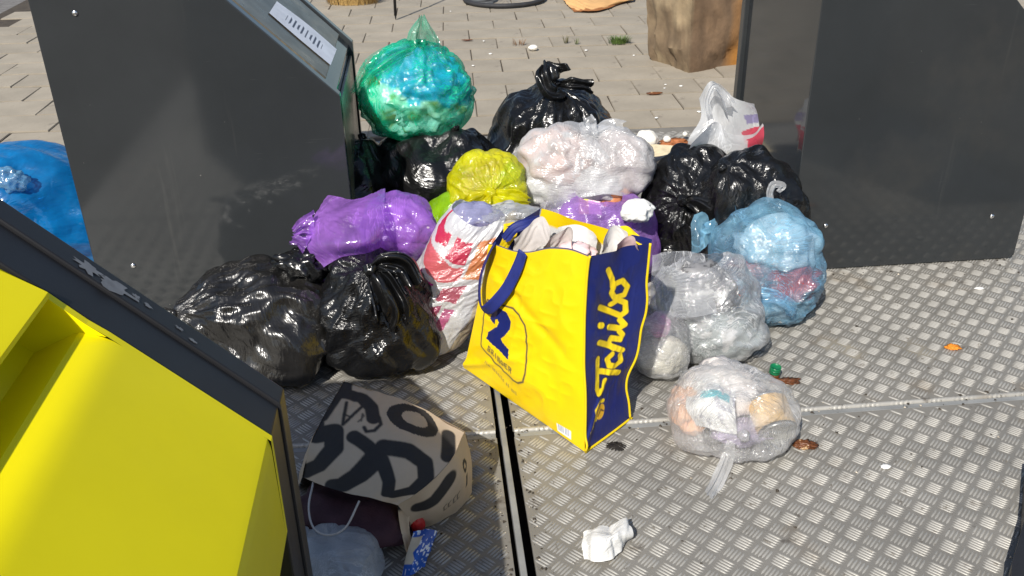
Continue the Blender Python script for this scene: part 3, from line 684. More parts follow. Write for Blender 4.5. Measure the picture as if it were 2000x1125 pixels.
# --- back row of the heap
c = np.array([-0.265, 3.29, 0.19]); bag('rubbish_bag', c, (0.265, 0.235, 0.25), (0.3, -0.2, 0.95), M['black_bag'], 'slack black rubbish bag lying underneath the green bag', 'rubbish bag', BB, pull=0.011, seed=3, key='b3', neck=0.0, slack=0.11, amp=0.020)
c = world(716, 400, 0.16); bag('rubbish_bag', c, (0.10, 0.30, 0.24), (0, 0.2, 1), M['black_bag'], 'black rubbish bag in the shade against the front of the container with the notice', 'rubbish bag', BB, amp=0.018, slack=0.10, pull=0.011, seed=5, key='b3b', neck=0.0, hit=('b3',))
c = np.array([0.165, 3.58, 0.24]); bag('rubbish_bag', c, (0.262, 0.23, 0.252), (0.10, -0.22, 1.0), M['black_bag'], 'big round black rubbish bag knotted at the top behind the white bag', 'rubbish bag', BB, pull=0.011, seed=8, key='b2', neck=0.015, neckw=0.30, p=2.7, pleat=0.5, pw=1.2, hit=('b3',), amp=0.020, slack=0.11,
    tails=[dict(path=[(-0.01, -0.04, 0.02), (-0.03, -0.03, 0.06), (-0.045, 0.0, 0.085)], w=(0.03, 0.085, 0.075, 0.02), rip=0.26), dict(path=[(0.05, -0.03, 0.012), (0.10, -0.03, 0.005), (0.135, -0.03, -0.002)], w=(0.01, 0.03, 0.024, 0.032), rip=0.45)])
c = world(812, 180, 0.545)
def cream(P, Q):
    h = fbm(P*4.2, 31, 4); c = np.empty(P.shape); c[:] = (0.86, 0.84, 0.70)
    c = np.where((h > 0.32)[:, None], (0.52, 0.38, 0.12), c); c = np.where((h < -0.05)[:, None], (0.80, 0.90, 0.88), c)
    return np.where((P[:, 2] > 0.22+0.25*vnoise(P*3, 5)-0.3*P[:, 0])[:, None], (0.01, 0.34, 0.74), c)
lump('waste_bundle', c+np.array([0.0, 0.004, -0.005]), (0.184, 0.160, 0.158), M['attr'], 'cream and blue waste bundle packed inside the green bag', 'waste', None, 31, 0.17, 3.8, colors=cream, subdiv=5)
bag('carrier_bag', c, (0.192, 0.168, 0.166), (0.25, -0.1, 1.0), M['green_film'], 'translucent green bag with a pointed tied top resting on black bags', 'bag', None, seed=11, key='green', cont=1, floor=0.25, hit=('b3',), neck=0.02, slack=0.09, pleat=0.3, pw=0.8, lump=0.06, amp=0.010,
    tails=[dict(path=[(0.0, 0.0, 0.05), (0.005, 0.0, 0.105)], w=(0.075, 0.05, 0.008), rip=0.4), dict(path=[(-0.08, -0.06, -0.005), (-0.17, -0.10, -0.05), (-0.24, -0.12, -0.13)], w=(0.02, 0.035, 0.035, 0.012), rip=0.5)])
# --- right end of the heap
c = np.array([0.80, 2.86, 0.215]); bag('rubbish_bag', c, (0.20, 0.16, 0.25), (-0.5, -0.2, 0.8), M['black_bag'], 'tall black rubbish bag leaning on the container, behind the light blue bag', 'rubbish bag', BB, pull=0.011, seed=15, key='b7', neck=0.0, slack=0.11, amp=0.020, lump=0.14)
c = world(1350, 410, 0.20); bag('rubbish_bag', c, (0.165, 0.17, 0.235), (-0.34, -0.80, 0.50), M['black_bag'], 'black rubbish bag knotted on its side, between the white and light blue bags', 'rubbish bag', BB, slack=0.10, pull=0.011, seed=17, key='b6', neck=0.0, pleat=0.5, pw=1.0, amp=0.020, hit=('b7',), knot_r=0.017,
    tails=[dict(path=[(0.05, -0.06, 0.01), (0.12, -0.11, -0.02), (0.18, -0.13, -0.07)], w=(0.012, 0.045, 0.07, 0.06), rip=0.45)])
c = world(1495, 512, 0.178)
for i, (dx, dy, dz, r, col, nm) in enumerate([(-0.08, -0.07, -0.02, (0.075, 0.07, 0.055), (0.55, 0.10, 0.05), 'red'), (0.06, -0.07, -0.03, (0.09, 0.08, 0.055), (0.62, 0.06, 0.06), 'crimson'), (0.03, -0.01, 0.06, (0.115, 0.10, 0.085), (0.70, 0.74, 0.74), 'white'), (-0.01, -0.03, -0.10, (0.14, 0.12, 0.07), (0.55, 0.62, 0.64), 'grey')]):
    lump('food_wrapper', c+np.array([dx, dy, dz]), r, surf('wrapper_'+nm, tuple(x*0.72 for x in col), 0.4, 0.3, 20.0, spots=[((0.60, 0.59, 0.57), 11.0, 0.58, 0.03), (tuple(x*0.3 for x in col), 15.0, 0.60, 0.03)]), nm+' crumpled wrapper inside the light blue bag', 'wrapper', None, 40+i, 0.3, 1.9, floor=0.006)  # wrapper colours scaled down: the film's shade is put into them
bag('tied_bag', c, (0.172, 0.155, 0.190), (0.22, -0.86, -0.45), M['blue_film'], 'tied light blue translucent bag on the tread plate beside the tall container', 'bag', None, seed=21, key='blue', cont=4, neck=0.02, pleat=0.4, pw=0.9, slack=0.06, hit=('b6', 'b7'), amp=0.009,
    tails=[dict(path=[(0.0, -0.015, 0.02), (-0.05, -0.01, 0.05), (-0.11, 0.0, 0.055)], w=(0.008, 0.018, 0.02, 0.03), rip=0.3), dict(name='handle_loop', at=at(1505, 392, 0.36), path=[(-0.005, 0, 0.03), (0.005, 0, 0.055), (0.035, 0, 0.05), (0.02, 0.0, 0.03)], w=(0.014, 0.014, 0.013, 0.012, 0.008), mat=M['white_film']),
           dict(name='corner_flap', at=at(1380, 440, 0.27), path=[(-0.01, -0.01, 0.01), (0.02, -0.02, -0.04)], w=(0.01, 0.05, 0.09), rip=0.2), dict(name='corner_flap', at=at(1430, 378, 0.37), path=[(0.03, -0.01, -0.01), (0.07, -0.02, -0.04)], w=(0.01, 0.06, 0.08), rip=0.2)])
M['tissue_edge'] = M['paper']
sheet('paper_tag', [[(1598, 520, 0.06), (1604, 524, 0.05)], [(1600, 548, 0.02), (1614, 548, 0.01)]], M['paper'], None, 8, 8, iters=0)
tag(bpy.data.objects['paper_tag'], 'white paper corner sticking out under the light blue bag', 'paper')
# carrier bag with print, standing open on the black bags
def carrier_col(u, v):
    C = np.empty(u.shape+(3,)); C[:] = (0.86, 0.87, 0.88); P = np.stack([u, v], -1)
    C = paint(C, inpoly(P, [(0.76, 0.58), (1.01, 0.50), (1.01, 0.95), (0.78, 1.01)]), (0.82, 0.10, 0.16))
    C = paint(C, inpoly(P, [(0.82, 0.30), (1.01, 0.24), (1.01, 0.42), (0.84, 0.46)]), (0.45, 0.40, 0.66))
    C = paint(C, inpoly(P, [(-0.01, 0.82), (0.20, 0.76), (0.22, 1.01), (-0.01, 1.01)]), (0.25, 0.66, 0.25))
    C = paint(C, inpoly(P, [(0.35, 0.95), (0.80, 0.93), (0.80, 1.01), (0.35, 1.01)]), (0.66, 0.55, 0.08))
    return C
cb = empty('carrier_bag'); tag(cb, 'empty white carrier bag with pink and green print, handles standing up, on black bags', 'bag')
net = np.array([[at(*q) for q in r] for r in [[(1372, 200, .55), (1393, 166, .62), (1415, 180, .58), (1440, 200, .55), (1478, 212, .53)], [(1374, 240, .49), (1400, 232, .51), (1420, 235, .50), (1450, 236, .49), (1488, 240, .47)], [(1350, 282, .43), (1385, 275, .44), (1420, 278, .44), (1455, 276, .43), (1490, 268, .43)], [(1348, 310, .37), (1390, 318, .36), (1430, 312, .37), (1460, 305, .38), (1488, 290, .39)]]])
sheet('back_panel', net+np.array([0, 0.05, 0]), M['carrier_film'], cb, 60, 60, 0.03, 81, 0.006, carrier_col, world_pts=True, pull=0.05)
net = [[(1350, 280, .46), (1385, 245, .50), (1405, 240, .49), (1424, 262, .46), (1470, 262, .45), (1490, 240, .47)], [(1345, 292, .42), (1380, 280, .42), (1405, 282, .42), (1430, 288, .41), (1465, 280, .42), (1491, 268, .43)], [(1342, 305, .37), (1375, 318, .35), (1402, 324, .34), (1430, 316, .36), (1465, 306, .37), (1486, 292, .38)]]
sheet('front_panel', net, M['carrier_film'], cb, 50, 64, 0.03, 82, 0.006, lambda u, v: carrier_col(u, 0.45+0.55*v))
tail('handle', at(1385, 225, .52), [(-0.01, 0, 0.05), (0.01, 0, 0.10), (0.045, 0.01, 0.07), (0.075, 0.02, 0.02)], (0.014, 0.012, 0.012, 0.02, 0.03), M['white_film'], cb, 83, 0.3)
# --- middle
c = world(1170, 462, 0.16)
bag('carrier_bag', c, (0.20, 0.15, 0.17), (0.0, 0.1, 1.0), M['lilac_film'], 'lilac plastic bag full of packaging, squeezed under the white bag', 'bag', None, seed=25, key='lilac', neck=0.0, slack=0.05, open_=0.55, hit=('b6',))
c = world(1134, 322, 0.36)
for i, (dx, dy, dz, r, col, nm) in enumerate([(-0.15, -0.05, -0.05, (0.085, 0.085, 0.07), (0.84, 0.82, 0.78), 'white'), (-0.09, -0.03, 0.04, (0.12, 0.11, 0.09), (0.72, 0.45, 0.36), 'pink'), (0.03, -0.07, -0.05, (0.12, 0.08, 0.075), (0.86, 0.84, 0.80), 'cream'), (0.13, -0.03, 0.01, (0.105, 0.10, 0.105), (0.70, 0.58, 0.54), 'beige'), (0.10, -0.09, -0.08, (0.07, 0.05, 0.035), (0.85, 0.33, 0.14), 'orange')]):
    lump('waste_wad', c+np.array([dx, dy, dz]), r, surf('wad_'+nm, tuple(x*0.72 for x in col), 0.7, 0.2, 16.0, spots=[((0.60, 0.59, 0.57), 11.0, 0.58, 0.03), (tuple(x*0.3 for x in col), 15.0, 0.60, 0.03)]), nm+' crumpled wad inside the big white see-through bag', 'waste', None, 50+i, 0.22, 2.0)  # wad colours dulled to carry the shadow of the white film
bag('tied_bag', c, (0.225, 0.17, 0.135), (0.34, -0.35, 0.85), M['white_film'], 'big white see-through bag of waste on top of the heap', 'bag', None, seed=27, key='white', cont=5, floor=0.1, neck=0.0, pleat=0.3, pw=0.7, slack=0.055, hit=('b2', 'lilac'), lump=0.08, knot_r=0.012,
    tails=[dict(path=[(-0.02, 0.0, 0.03), (-0.035, 0.0, 0.06)], w=(0.015, 0.035, 0.03), rip=0.4), dict(path=[(0.05, 0.02, 0.005), (0.10, 0.02, 0.0)], w=(0.015, 0.05, 0.05), rip=0.35), dict(path=[(-0.01, -0.04, -0.03), (0.03, -0.07, -0.07)], w=(0.015, 0.03, 0.025), rip=0.4)])
lump('paper_tissue', at(1243, 412, 0.31), (0.052, 0.045, 0.034), M['paper'], 'crumpled white tissue lying on the lilac bag', 'tissue', None, 61, 0.25, 1.6)
def pack_col(u, v):
    C = np.empty(u.shape+(3,)); C[:] = (0.90, 0.70, 0.03); P = np.stack([u, v], -1)
    C = paint(C, u > 0.45, (0.86, 0.62, 0.66)); return paint(C, (u > 0.5) & (np.sin(u*60)*np.sin(v*40) > 0.55), (0.80, 0.15, 0.22))
sheet('food_packet', [[(1130, 388, .31), (1150, 390, .31), (1172, 394, .31)], [(1131, 418, .27), (1152, 418, .27), (1176, 420, .27)]], M['attr'], None, 30, 30, 0.02, 62, 0.003, pack_col)
tag(bpy.data.objects['food_packet'], 'yellow and pink food packet between the white bag and the lilac bag', 'packet')
lump('plastic_wrapping', at(1100, 412, 0.26), (0.07, 0.05, 0.04), M['clear_film'], 'clear crumpled wrapping between the yellow tied bag and the lilac bag', 'wrapping', None, 63, 0.35, 1.7)
c = world(915, 455, 0.17)
bag('tied_bag', c, (0.165, 0.12, 0.15), (0.2, -0.3, 1), M['lime_film'], 'lime green bag underneath the yellow tied bag', 'bag', None, seed=29, key='lime', neck=0.0, hit=('b3',))
c = world(955, 352, 0.355)
for i, (dx, dy, dz, r, col, nm) in enumerate([(-0.06, -0.03, -0.03, (0.05, 0.04, 0.045), (0.80, 0.72, 0.50), 'straw-coloured'), (0.07, 0.0, 0.01, (0.045, 0.05, 0.05), (0.12, 0.55, 0.04), 'green'), (0.0, 0.02, 0.05, (0.08, 0.05, 0.035), (0.66, 0.52, 0.22), 'tan')]):
    lump('waste_wad', c+np.array([dx, dy, dz]), r, surf('wady_'+nm, tuple(x*0.72 for x in col), 0.7, 0.2, 16.0, spots=[((0.60, 0.59, 0.57), 11.0, 0.58, 0.03), (tuple(x*0.3 for x in col), 15.0, 0.60, 0.03)]), nm+' wad inside the yellow tied bag', 'waste', None, 65+i, 0.25, 1.8)  # shade under the yellow film is dulled into the wad colours
bag('tied_bag', c, (0.132, 0.12, 0.098), (0.05, -0.92, 0.02), M['yellow_film'], 'yellow tied bag with pleats gathered in a knot', 'bag', None, seed=33, key='yellow', cont=3, floor=0.1, neck=0.01, pleat=0.7, pw=1.3, slack=0.05, hit=('b3', 'lime'), amp=0.008, knot_r=0.016,
    tails=[dict(path=[(0.04, -0.02, -0.005), (0.09, -0.01, -0.015), (0.125, 0.0, -0.03)], w=(0.012, 0.035, 0.03, 0.012), rip=0.35), dict(path=[(-0.04, -0.03, -0.02), (-0.07, -0.03, -0.045)], w=(0.012, 0.045, 0.04), rip=0.3), dict(path=[(0.0, -0.03, -0.025), (0.0, -0.03, -0.05)], w=(0.012, 0.05, 0.05), rip=0.3)])
# --- front left
c = world(520, 622, 0.135); bag('rubbish_bag', c, (0.245, 0.19, 0.165), (-0.75, -0.35, 0.25), M['grey_black_bag'], 'greyish black rubbish bag with stretched folds beside the yellow container', 'rubbish bag', BB, pull=0.011, seed=35, key='b15', neck=0.05, pleat=0.7, pw=1.5, amp=0.020, yaw=-0.25, slack=0.11, knot_r=0.01,
    tails=[dict(path=[(-0.03, 0, 0.0), (-0.06, 0, 0.005)], w=(0.01, 0.02, 0.012))])
lump('bag_tie', at(588, 520, 0.30), (0.07, 0.05, 0.045), M['black_bag'], 'crumpled black bag end between two black rubbish bags and the purple bag', 'bag', None, 73, 0.45, 1.9)
c = world(735, 612, 0.165); bag('rubbish_bag', c, (0.168, 0.155, 0.185), (0.05, -0.45, 0.9), M['black_bag'], 'black rubbish bag gathered at the top under the purple bag', 'rubbish bag', BB, pull=0.011, seed=37, key='b16', neck=0.0, pleat=0.6, pw=1.1, amp=0.020, hit=('b15',), slack=0.11, knot_r=0.018,
    tails=[dict(path=[(0.04, -0.01, 0.025), (0.09, -0.01, 0.015), (0.12, -0.03, -0.03)], w=(0.012, 0.035, 0.045, 0.04), rip=0.5), dict(path=[(0.03, -0.04, -0.01), (0.06, -0.07, -0.09), (0.05, -0.06, -0.15)], w=(0.012, 0.04, 0.06, 0.04), rip=0.4)])
c = world(778, 440, 0.36)
lump('waste_wad', c+np.array([0.02, -0.01, 0.0]), (0.088, 0.08, 0.075), surf('wad_lilac', (0.62, 0.50, 0.62), 0.7, 0.2, 16.0), 'pale crumpled wad inside the purple bag', 'waste', None, 75, 0.2, 1.8)
pr, *_ = bag('carrier_bag', c, (0.105, 0.10, 0.10), (-0.9, 0.0, 0.1), M['purple_film'], 'purple plastic bag with its flat handles spread over two black rubbish bags', 'bag', None, seed=39, key='purple', cont=1, floor=0.18, neck=0.03, pleat=0.5, pw=0.9, hit=('b16',), knot_r=0, slack=0.09, amp=0.014, pull=0.012)
sheet('flap', [[(640, 380, .44), (690, 388, .45), (730, 376, .465), (752, 368, .46)], [(606, 432, .41), (650, 425, .44), (710, 420, .46), (750, 415, .46)], [(598, 482, .36), (655, 475, .41), (712, 470, .42), (748, 462, .40)], [(634, 520, .32), (672, 500, .36), (718, 492, .37), (744, 486, .35)]], M['purple_film'], pr, 70, 70, 0.06, 85, 0.011, iters=35, pull=0.04, smooth=0.07)
tail('handle', at(615, 440, .41), [(-0.03, 0.0, -0.005), (-0.06, -0.005, -0.02)], (0.05, 0.03, 0.015), M['purple_film'], pr, 86, 0.4)
tail('handle', at(600, 478, .37), [(-0.02, 0.0, 0.012), (-0.042, 0, 0.02)], (0.03, 0.016, 0.02), M['purple_film'], pr, 87, 0.4)
# --- printed carrier bag leaning on the yellow shopping bag
RECT = [((0.02, .80), (0.28, .82), (0.30, .72), (0.05, .72), (0.95, 0.09, 0.13)), ]
def pat_col(Y, TH, PH):
    Rr = ((np.sin(TH)/0.112)**3.2+(np.abs(np.cos(TH))/0.235)**3.2)**(-1/3.2); h = (Rr*np.cos(TH)+0.235)/0.47
    pw_ = np.where(PH > math.pi, PH-2*math.pi, PH); x = np.where(np.abs(pw_) < 1.9, (pw_+0.28)/1.2, 9.0); P = np.stack([x, h], -1)
    C = np.empty(x.shape+(3,)); C[:] = (0.85, 0.85, 0.85)
    C = paint(C, (x > 0.9) & (x < 5), (0.80, 0.68, 0.46))
    blocks = [([(-.95, .93), (-.75, .86), (-.55, .82), (-.35, .83), (-.35, .76), (-.62, .75), (-.95, .84)], (.78, .03, .10)), ([(-.22, .84), (.28, .82), (.26, .68), (-.28, .70)], (.74, .03, .10)),
              ([(-1.0, .78), (-.6, .72), (-.1, .67), (.3, .66), (.3, .57), (-.2, .56), (-.7, .62), (-1.0, .70)], (.85, .17, .19)), ([(.42, .84), (.75, .82), (.72, .57), (.36, .58)], (.88, .30, .10)),
              ([(-.75, .60), (-.28, .54), (-.40, .40), (-.85, .50)], (.62, .01, .32)), ([(-.05, .52), (.55, .53), (.45, .40), (-.1, .44)], (.55, .12, .18)),
              ([(-.98, .46), (-.3, .34), (-.36, .27), (-.98, .38)], (.55, .01, .30)), ([(-.12, .40), (.12, .40), (.05, .23), (-.22, .25)], (.48, .08, .18)), ([(.22, .37), (.5, .36), (.4, .21), (.14, .23)], (.62, .14, .30)),
              ([(-.97, .33), (-.1, .20), (.5, .17), (.5, .11), (-.1, .13), (-.97, .26)], (.28, .10, .30)), ([(-.9, .20), (-.4, .15), (-.38, .02), (-.85, .04)], (.34, .26, .66)), ([(-.2, .10), (.15, .09), (.12, .01), (-.2, .02)], (.30, .42, .72)), ([(.2, .12), (.75, .09), (.7, .02), (.2, .02)], (.42, .52, .74))]
    for pts, col in blocks: C = paint(C, inpoly(P+0.012*np.stack([vnoise(p3(x*4, h*9, 1)), vnoise(p3(x*4, h*9, 5))], -1), pts), col)
    return C
b0 = at(836, 660, 0.05); b1 = at(938, 418, 0.42)
cc = (b0+b1)/2; ln = (b1-b0)[:2]/(b1-b0)[2]
pb, Y, TH, PH = bag('carrier_bag', cc, (0.125, 0.095, 0.235), (0, 0, 1), M['attr_film'], 'white carrier bag printed with pink, red and violet blocks, leaning on the yellow shopping bag', 'bag', None, seed=45, key='pattern', p=3.2, floor=0.02, open_=0.42, neck=0.0, sag=0.0, lean=tuple(ln), hit=('b16',), colors=pat_col, lump=0.05, amp=0.008, slack=0.05, U=200, V=150, iters=60)
top = Y[0]
lump('inner_bag', top.mean(0)+np.array([-0.02, 0, -0.035]), (0.08, 0.06, 0.045), film('inner_lilac_film', (0.52, 0.52, 0.78), 0.6, None, 0.2, 0.4, 0.7, 40), 'pale lilac bag stuffed inside the printed carrier bag', 'bag', None, 46, 0.35, 1.6)
lump('plastic_wrapping', at(1005, 424, 0.42), (0.095, 0.05, 0.03), M['clear_film'], 'clear crumpled wrapping behind the yellow shopping bag handle', 'wrapping', None, 47, 0.4, 1.8)
# --- yellow and navy shopping bag
TL, TR, BR_, BL = np.array([-.056, 2.285, .43]), np.array([.182, 1.985, .545]), np.array([.179, 1.925, 0.004]), np.array([-.146, 2.335, 0.004])
RT, RB = np.array([.342, 2.065, .525]), np.array([.318, 2.065, 0.004]); KT, KB = np.array([.085, 2.36, .50]), np.array([0.0, 2.47, 0.004])
sb = empty('shopping_bag'); tag(sb, 'yellow and navy woven shopping bag filled with paper, standing on the tread plate', 'shopping bag')
YEL, NAVY, INK = np.array((0.86, 0.60, 0.004)), np.array((0.010, 0.018, 0.13)), np.array((0.022, 0.024, 0.05))
def quad(a, b, c, d, nV, nU):
    v, u = np.meshgrid(np.linspace(0, 1, nV), np.linspace(0, 1, nU), indexing='ij'); u = u[..., None]; v = v[..., None]
    return (a*(1-u)+b*u)*(1-v)+(d*(1-u)+c*u)*v, u[..., 0], v[..., 0]
def panel(name, a, b, c, d, nV, nU, bulge, seed, colfn, wr=0.004, outward=None):
    X, u, v = quad(a, b, c, d, nV, nU)
    n = np.cross(b-a, d-a); n /= np.linalg.norm(n)
    if outward is not None and n@outward < 0: n = -n
    e = np.minimum(1, 6*np.minimum(np.minimum(u, 1-u), np.minimum(v, 1-v)))
    w_ = ridged(p3(u*2.6+0.5*v, v*3.4, seed), seed, 3)*0.55+0.8*vnoise(p3(u*2.0, v*2.4, seed*1.3), seed+2)
    X = X+n*((bulge*np.sin(np.pi*u)*np.sin(np.pi*np.clip(v, 0, 1))**0.7+wr*e*w_))[..., None]
    rim = np.clip(1-v*4, 0, 1)**2
    X = X+n*(0.010*rim*vnoise(p3(u*3.2, 0, seed), seed+5))[..., None]; X[..., 2] += 0.012*rim*vnoise(p3(u*2.7, 3, seed), seed+6)
    X = X+n*(0.012*np.exp(-((v-0.35-0.5*(u-0.5))/0.04)**2)*np.sin(np.pi*u)*(-0.5)+0.009*np.exp(-((v-0.78+0.6*(u-0.3))/0.03)**2)*np.clip(1-u*1.3, 0, 1))[..., None]
    def E(v_): return 0.010*np.sin(np.pi*v_)*(-1)+0.007*np.sin(np.pi*v_)**0.5*vnoise(p3(v_*4.0, 0, 7), 17)
    if name == 'front_panel': X = X+(np.array([0.6, -0.8, 0])*(E(v)*u**4)[..., None])
    if name == 'side_panel' and outward[1] < 0: X = X+(np.array([0.6, -0.8, 0])*(E(v)*(1-u)**4)[..., None])+np.array([-1.0, 0.2, 0])*(0.030*np.exp(-((v-0.80)/0.13)**2)*u**2)[..., None]+np.array([-1.0, 0.2, 0])*(0.006*vnoise(p3(v*6, 0, 3), 5)*u**3)[..., None]
    if name == 'back_panel': X = X+np.array([-1.0, 0.2, 0])*(0.044*np.exp(-((v-0.80)/0.15)**2)*(1-u)**1.5+0.012*(1-u)**3*np.clip(v*4, 0, 1))[..., None]
    X[..., 2] = np.maximum(X[..., 2], 0.003)
    return grid_obj(name, X, M['woven'], sb, colors=colfn(u, v), fold=np.stack([u*0, u*0, u*0], -1)), X
# front print: coordinates in metres-like units, x 0..1 across, y 0..1 downwards
def front_col(u, v):
    C = np.empty(u.shape+(3,)); C[:] = YEL; P = np.stack([u, v*1.08], -1); px = 0.008
    rr = [(0.11, 0.42), (0.40, 0.40), (0.475, 0.425), (0.53, 0.48), (0.55, 0.55), (0.57, 0.79), (0.56, 0.85), (0.51, 0.885), (0.45, 0.88), (0.20, 0.82), (0.135, 0.78), (0.11, 0.72), (0.09, 0.5)]
    C = paint(C, soft(stroke(P, rr, True), 0.006, px), INK)
    two = [(0.20, 0.57), (0.215, 0.50), (0.275, 0.465), (0.345, 0.475), (0.385, 0.52), (0.385, 0.57), (0.355, 0.62), (0.325, 0.655), (0.345, 0.675), (0.405, 0.685), (0.415, 0.745), (0.20, 0.715), (0.205, 0.665), (0.275, 0.595), (0.285, 0.565), (0.275, 0.545), (0.255, 0.555), (0.255, 0.59)]
    two = [(0.29+(x-0.30)*1.22, 0.585+(y-0.60)*1.12) for x, y in two]
    C = paint(C, inpoly(P, two), NAVY)
    def text(C, s, x0, y0, dx, dy, hgt, wid, col, wdt):
        G = {'B': [[(0, 0), (0, 1), (.7, .9), (.75, .65), (.6, .5), (0, .5)], [(.6, .5), (.8, .25), (.65, 0), (0, 0)]], 'E': [[(.8, 0), (0, 0), (0, 1), (.8, 1)], [(0, .5), (.6, .5)]], 'R': [[(0, 1), (0, 0), (.7, .05), (.75, .35), (.6, .5), (0, .5)], [(.4, .5), (.8, 1)]], 'I': [[(.4, 0), (.4, 1)]], 'N': [[(0, 1), (0, 0), (.8, 1), (.8, 0)]], 'G': [[(.8, .15), (.4, 0), (0, .3), (0, .7), (.4, 1), (.8, .8), (.8, .55), (.5, .55)]], 'x': [[(0, .4), (.4, .3), (.4, 1), (0, 1)]], 'l': [[(.3, 0), (.3, 1)]], 'c': [[(.7, .4), (.1, .4), (.1, 1), (.7, 1)]], ' ': []}
        for k, ch in enumerate(s):
            for st in G[ch]:
                q = [(x0+dx*k+wid*a+0*b, y0+dy*k+hgt*b+dy/dx*wid*a) for a, b in st]
                C = paint(C, soft(stroke(P, q), wdt, px), col)
        return C
    C = text(C, 'BRINGER', 0.215, 0.752, 0.036, 0.008, 0.036, 0.026, INK, 0.0042)
    C = text(C, 'xlc clxcxlc xl cxl', 0.20, 0.875, 0.0165, 0.0055, 0.022, 0.011, INK*1.5, 0.0022)
    bc = (u > 0.80) & (u < 0.90) & (v > 0.935) & (v < 0.985); C = paint(C, bc, (0.85, 0.85, 0.85))
    C = paint(C, bc & (np.sin(u*520) > 0.1) & (v < 0.972) & (u > 0.81) & (u < 0.89), (0.25, 0.3, 0.4))
    C = paint(C, v < 0.006, INK*3)
    return C
front, FX = panel('front_panel', TL, TR, BR_, BL, 210, 190, 0.026, 91, front_col, 0.0085, np.array([-0.7, -0.7, 0]))
def side_col(u, v):
    C = np.empty(u.shape+(3,)); C[:] = NAVY; P = np.stack([u*0.19, (1-v)*0.54], -1); px = 0.0022
    # script lettering running upwards: local text axes t (along, up the bag) and q (across, towards the left edge is the letter top)
    def T(pts): return [(0.137-0.086*b, a) for a, b in pts]     # a: along in metres, b: 0 base .. 1 top
    W = 0.0078
    Ls = [T([(.168, .66), (.146, .72), (.140, .92), (.156, 1.0), (.240, 1.0)]), T([(.205, 1.0), (.172, .02)]), T([(.238, .42), (.228, .60), (.208, .52), (.199, .25), (.207, .04), (.228, .10)]),
          T([(.288, 1.0), (.240, .02)]), T([(.254, .36), (.270, .58), (.286, .50), (.274, .12), (.284, .02), (.298, .16)]), T([(.320, .60), (.304, .14), (.314, .0), (.330, .16)]),
          T([(.383, 1.0), (.342, .16), (.352, .0), (.378, .04), (.392, .32), (.382, .54)]), T([(.400, .45), (.402, .10), (.424, .0), (.445, .22), (.440, .50), (.418, .60), (.400, .45)]), T([(.436, .58), (.456, .62), (.486, .82)])]
    d = np.full(u.shape, 9.0)
    for s in Ls: d = np.minimum(d, stroke(P, s))
    dot = stroke(P, T([(.334, .98), (.331, .88)])); d = np.minimum(d, dot)
    C = paint(C, soft(d, W+0.0032, px), NAVY*0.35); C = paint(C, soft(d, W, px), (0.86, 0.62, 0.01))
    # small bean emblem
    C = paint(C, soft(stroke(P, [(0.066, 0.078), (0.069, 0.086)]), 0.017, px), (0.80, 0.45, 0.02)); C = paint(C, soft(stroke(P, [(0.046, 0.068), (0.044, 0.100), (0.060, 0.114), (0.082, 0.108)]), 0.005, px), (0.86, 0.62, 0.01))
    C = paint(C, soft(stroke(P, [(0.056, 0.074), (0.068, 0.088), (0.081, 0.078)]), 0.0022, px), (0.10, 0.05, 0.02)); C = paint(C, soft(stroke(P, [(0.020, 0.048), (0.032, 0.054), (0.037, 0.068)]), 0.0038, px), (0.86, 0.62, 0.01))
    return C
side, SX = panel('side_panel', TR, RT, RB, BR_, 230, 90, -0.016, 92, side_col, 0.0065, np.array([0.7, -0.7, 0]))
inner = lambda u, v: paint(paint(np.broadcast_to(np.array((0.72, 0.71, 0.70)), u.shape+(3,)).copy(), v < 0.10, YEL), (v < 0.35) & (u < 0.16), NAVY)
panel('back_panel', RT, KT, KB, RB, 60, 60, 0.010, 93, inner, 0.003, np.array([0.7, 0.7, 0]))
panel('side_panel', KT, TL, BL, KB, 60, 40, -0.010, 94, lambda u, v: np.broadcast_to(NAVY, u.shape+(3,)).copy(), 0.003, np.array([-0.7, 0.7, 0]))
link('bottom', mesh_np('bottom', [tuple(q+EZ*0.002) for q in (BL, BR_, RB, KB)], [(0, 1, 2, 3)], False), M['yellow_piping'], sb)
for pts, nm in (((SX[:, -1]), 'piping'), (SX[-1], 'piping'), (SX[:, 0], 'piping')):
    tube(nm, pts[::3]+np.array([0.001, -0.002, 0.001]), 0.0034, M['yellow_piping'], sb, 6)
tube('piping', np.array([RB, RB*0.4+KB*0.6]), 0.004, M['yellow_piping'], sb, 6)
# webbing handle hanging over the front
def front_pt(u, v, off): 
    i = int(round(v*(FX.shape[0]-1))); j = int(round(u*(FX.shape[1]-1))); n = np.cross(TR-TL, BL-TL); n /= np.linalg.norm(n)
    n = n if n@np.array([-.7, -.7, 0]) > 0 else -n
    return FX[i, j]+n*off, n
hp = [(0.42, 0.0, 0.006), (0.40, 0.10, 0.008), (0.35, 0.25, 0.014), (0.27, 0.37, 0.022), (0.20, 0.42, 0.026), (0.13, 0.40, 0.024), (0.07, 0.30, 0.022), (0.05, 0.18, 0.018), (0.08, 0.05, 0.010), (0.10, 0.0, 0.006)]
C_ = spline(np.array([front_pt(*h)[0] for h in hp]), 60); nrm = front_pt(.3, .3, 0)[1]
T_ = np.gradient(C_, axis=0); T_ /= np.linalg.norm(T_, axis=1)[:, None]; Wd = np.cross(T_, nrm); Wd /= np.linalg.norm(Wd, axis=1)[:, None]
t = np.linspace(-1, 1, 7); tw = np.interp(np.linspace(0, 1, 60), [0, .25, .45, .6, 1], [0, .25, .7, .4, .9])[:, None]
Hx = C_[:, None]+0.017*t[None, :, None]*(Wd[:, None]*np.cos(tw)[..., None]+nrm*np.sin(tw)[..., None])+0.003*(t[None]**2)[..., None]*nrm
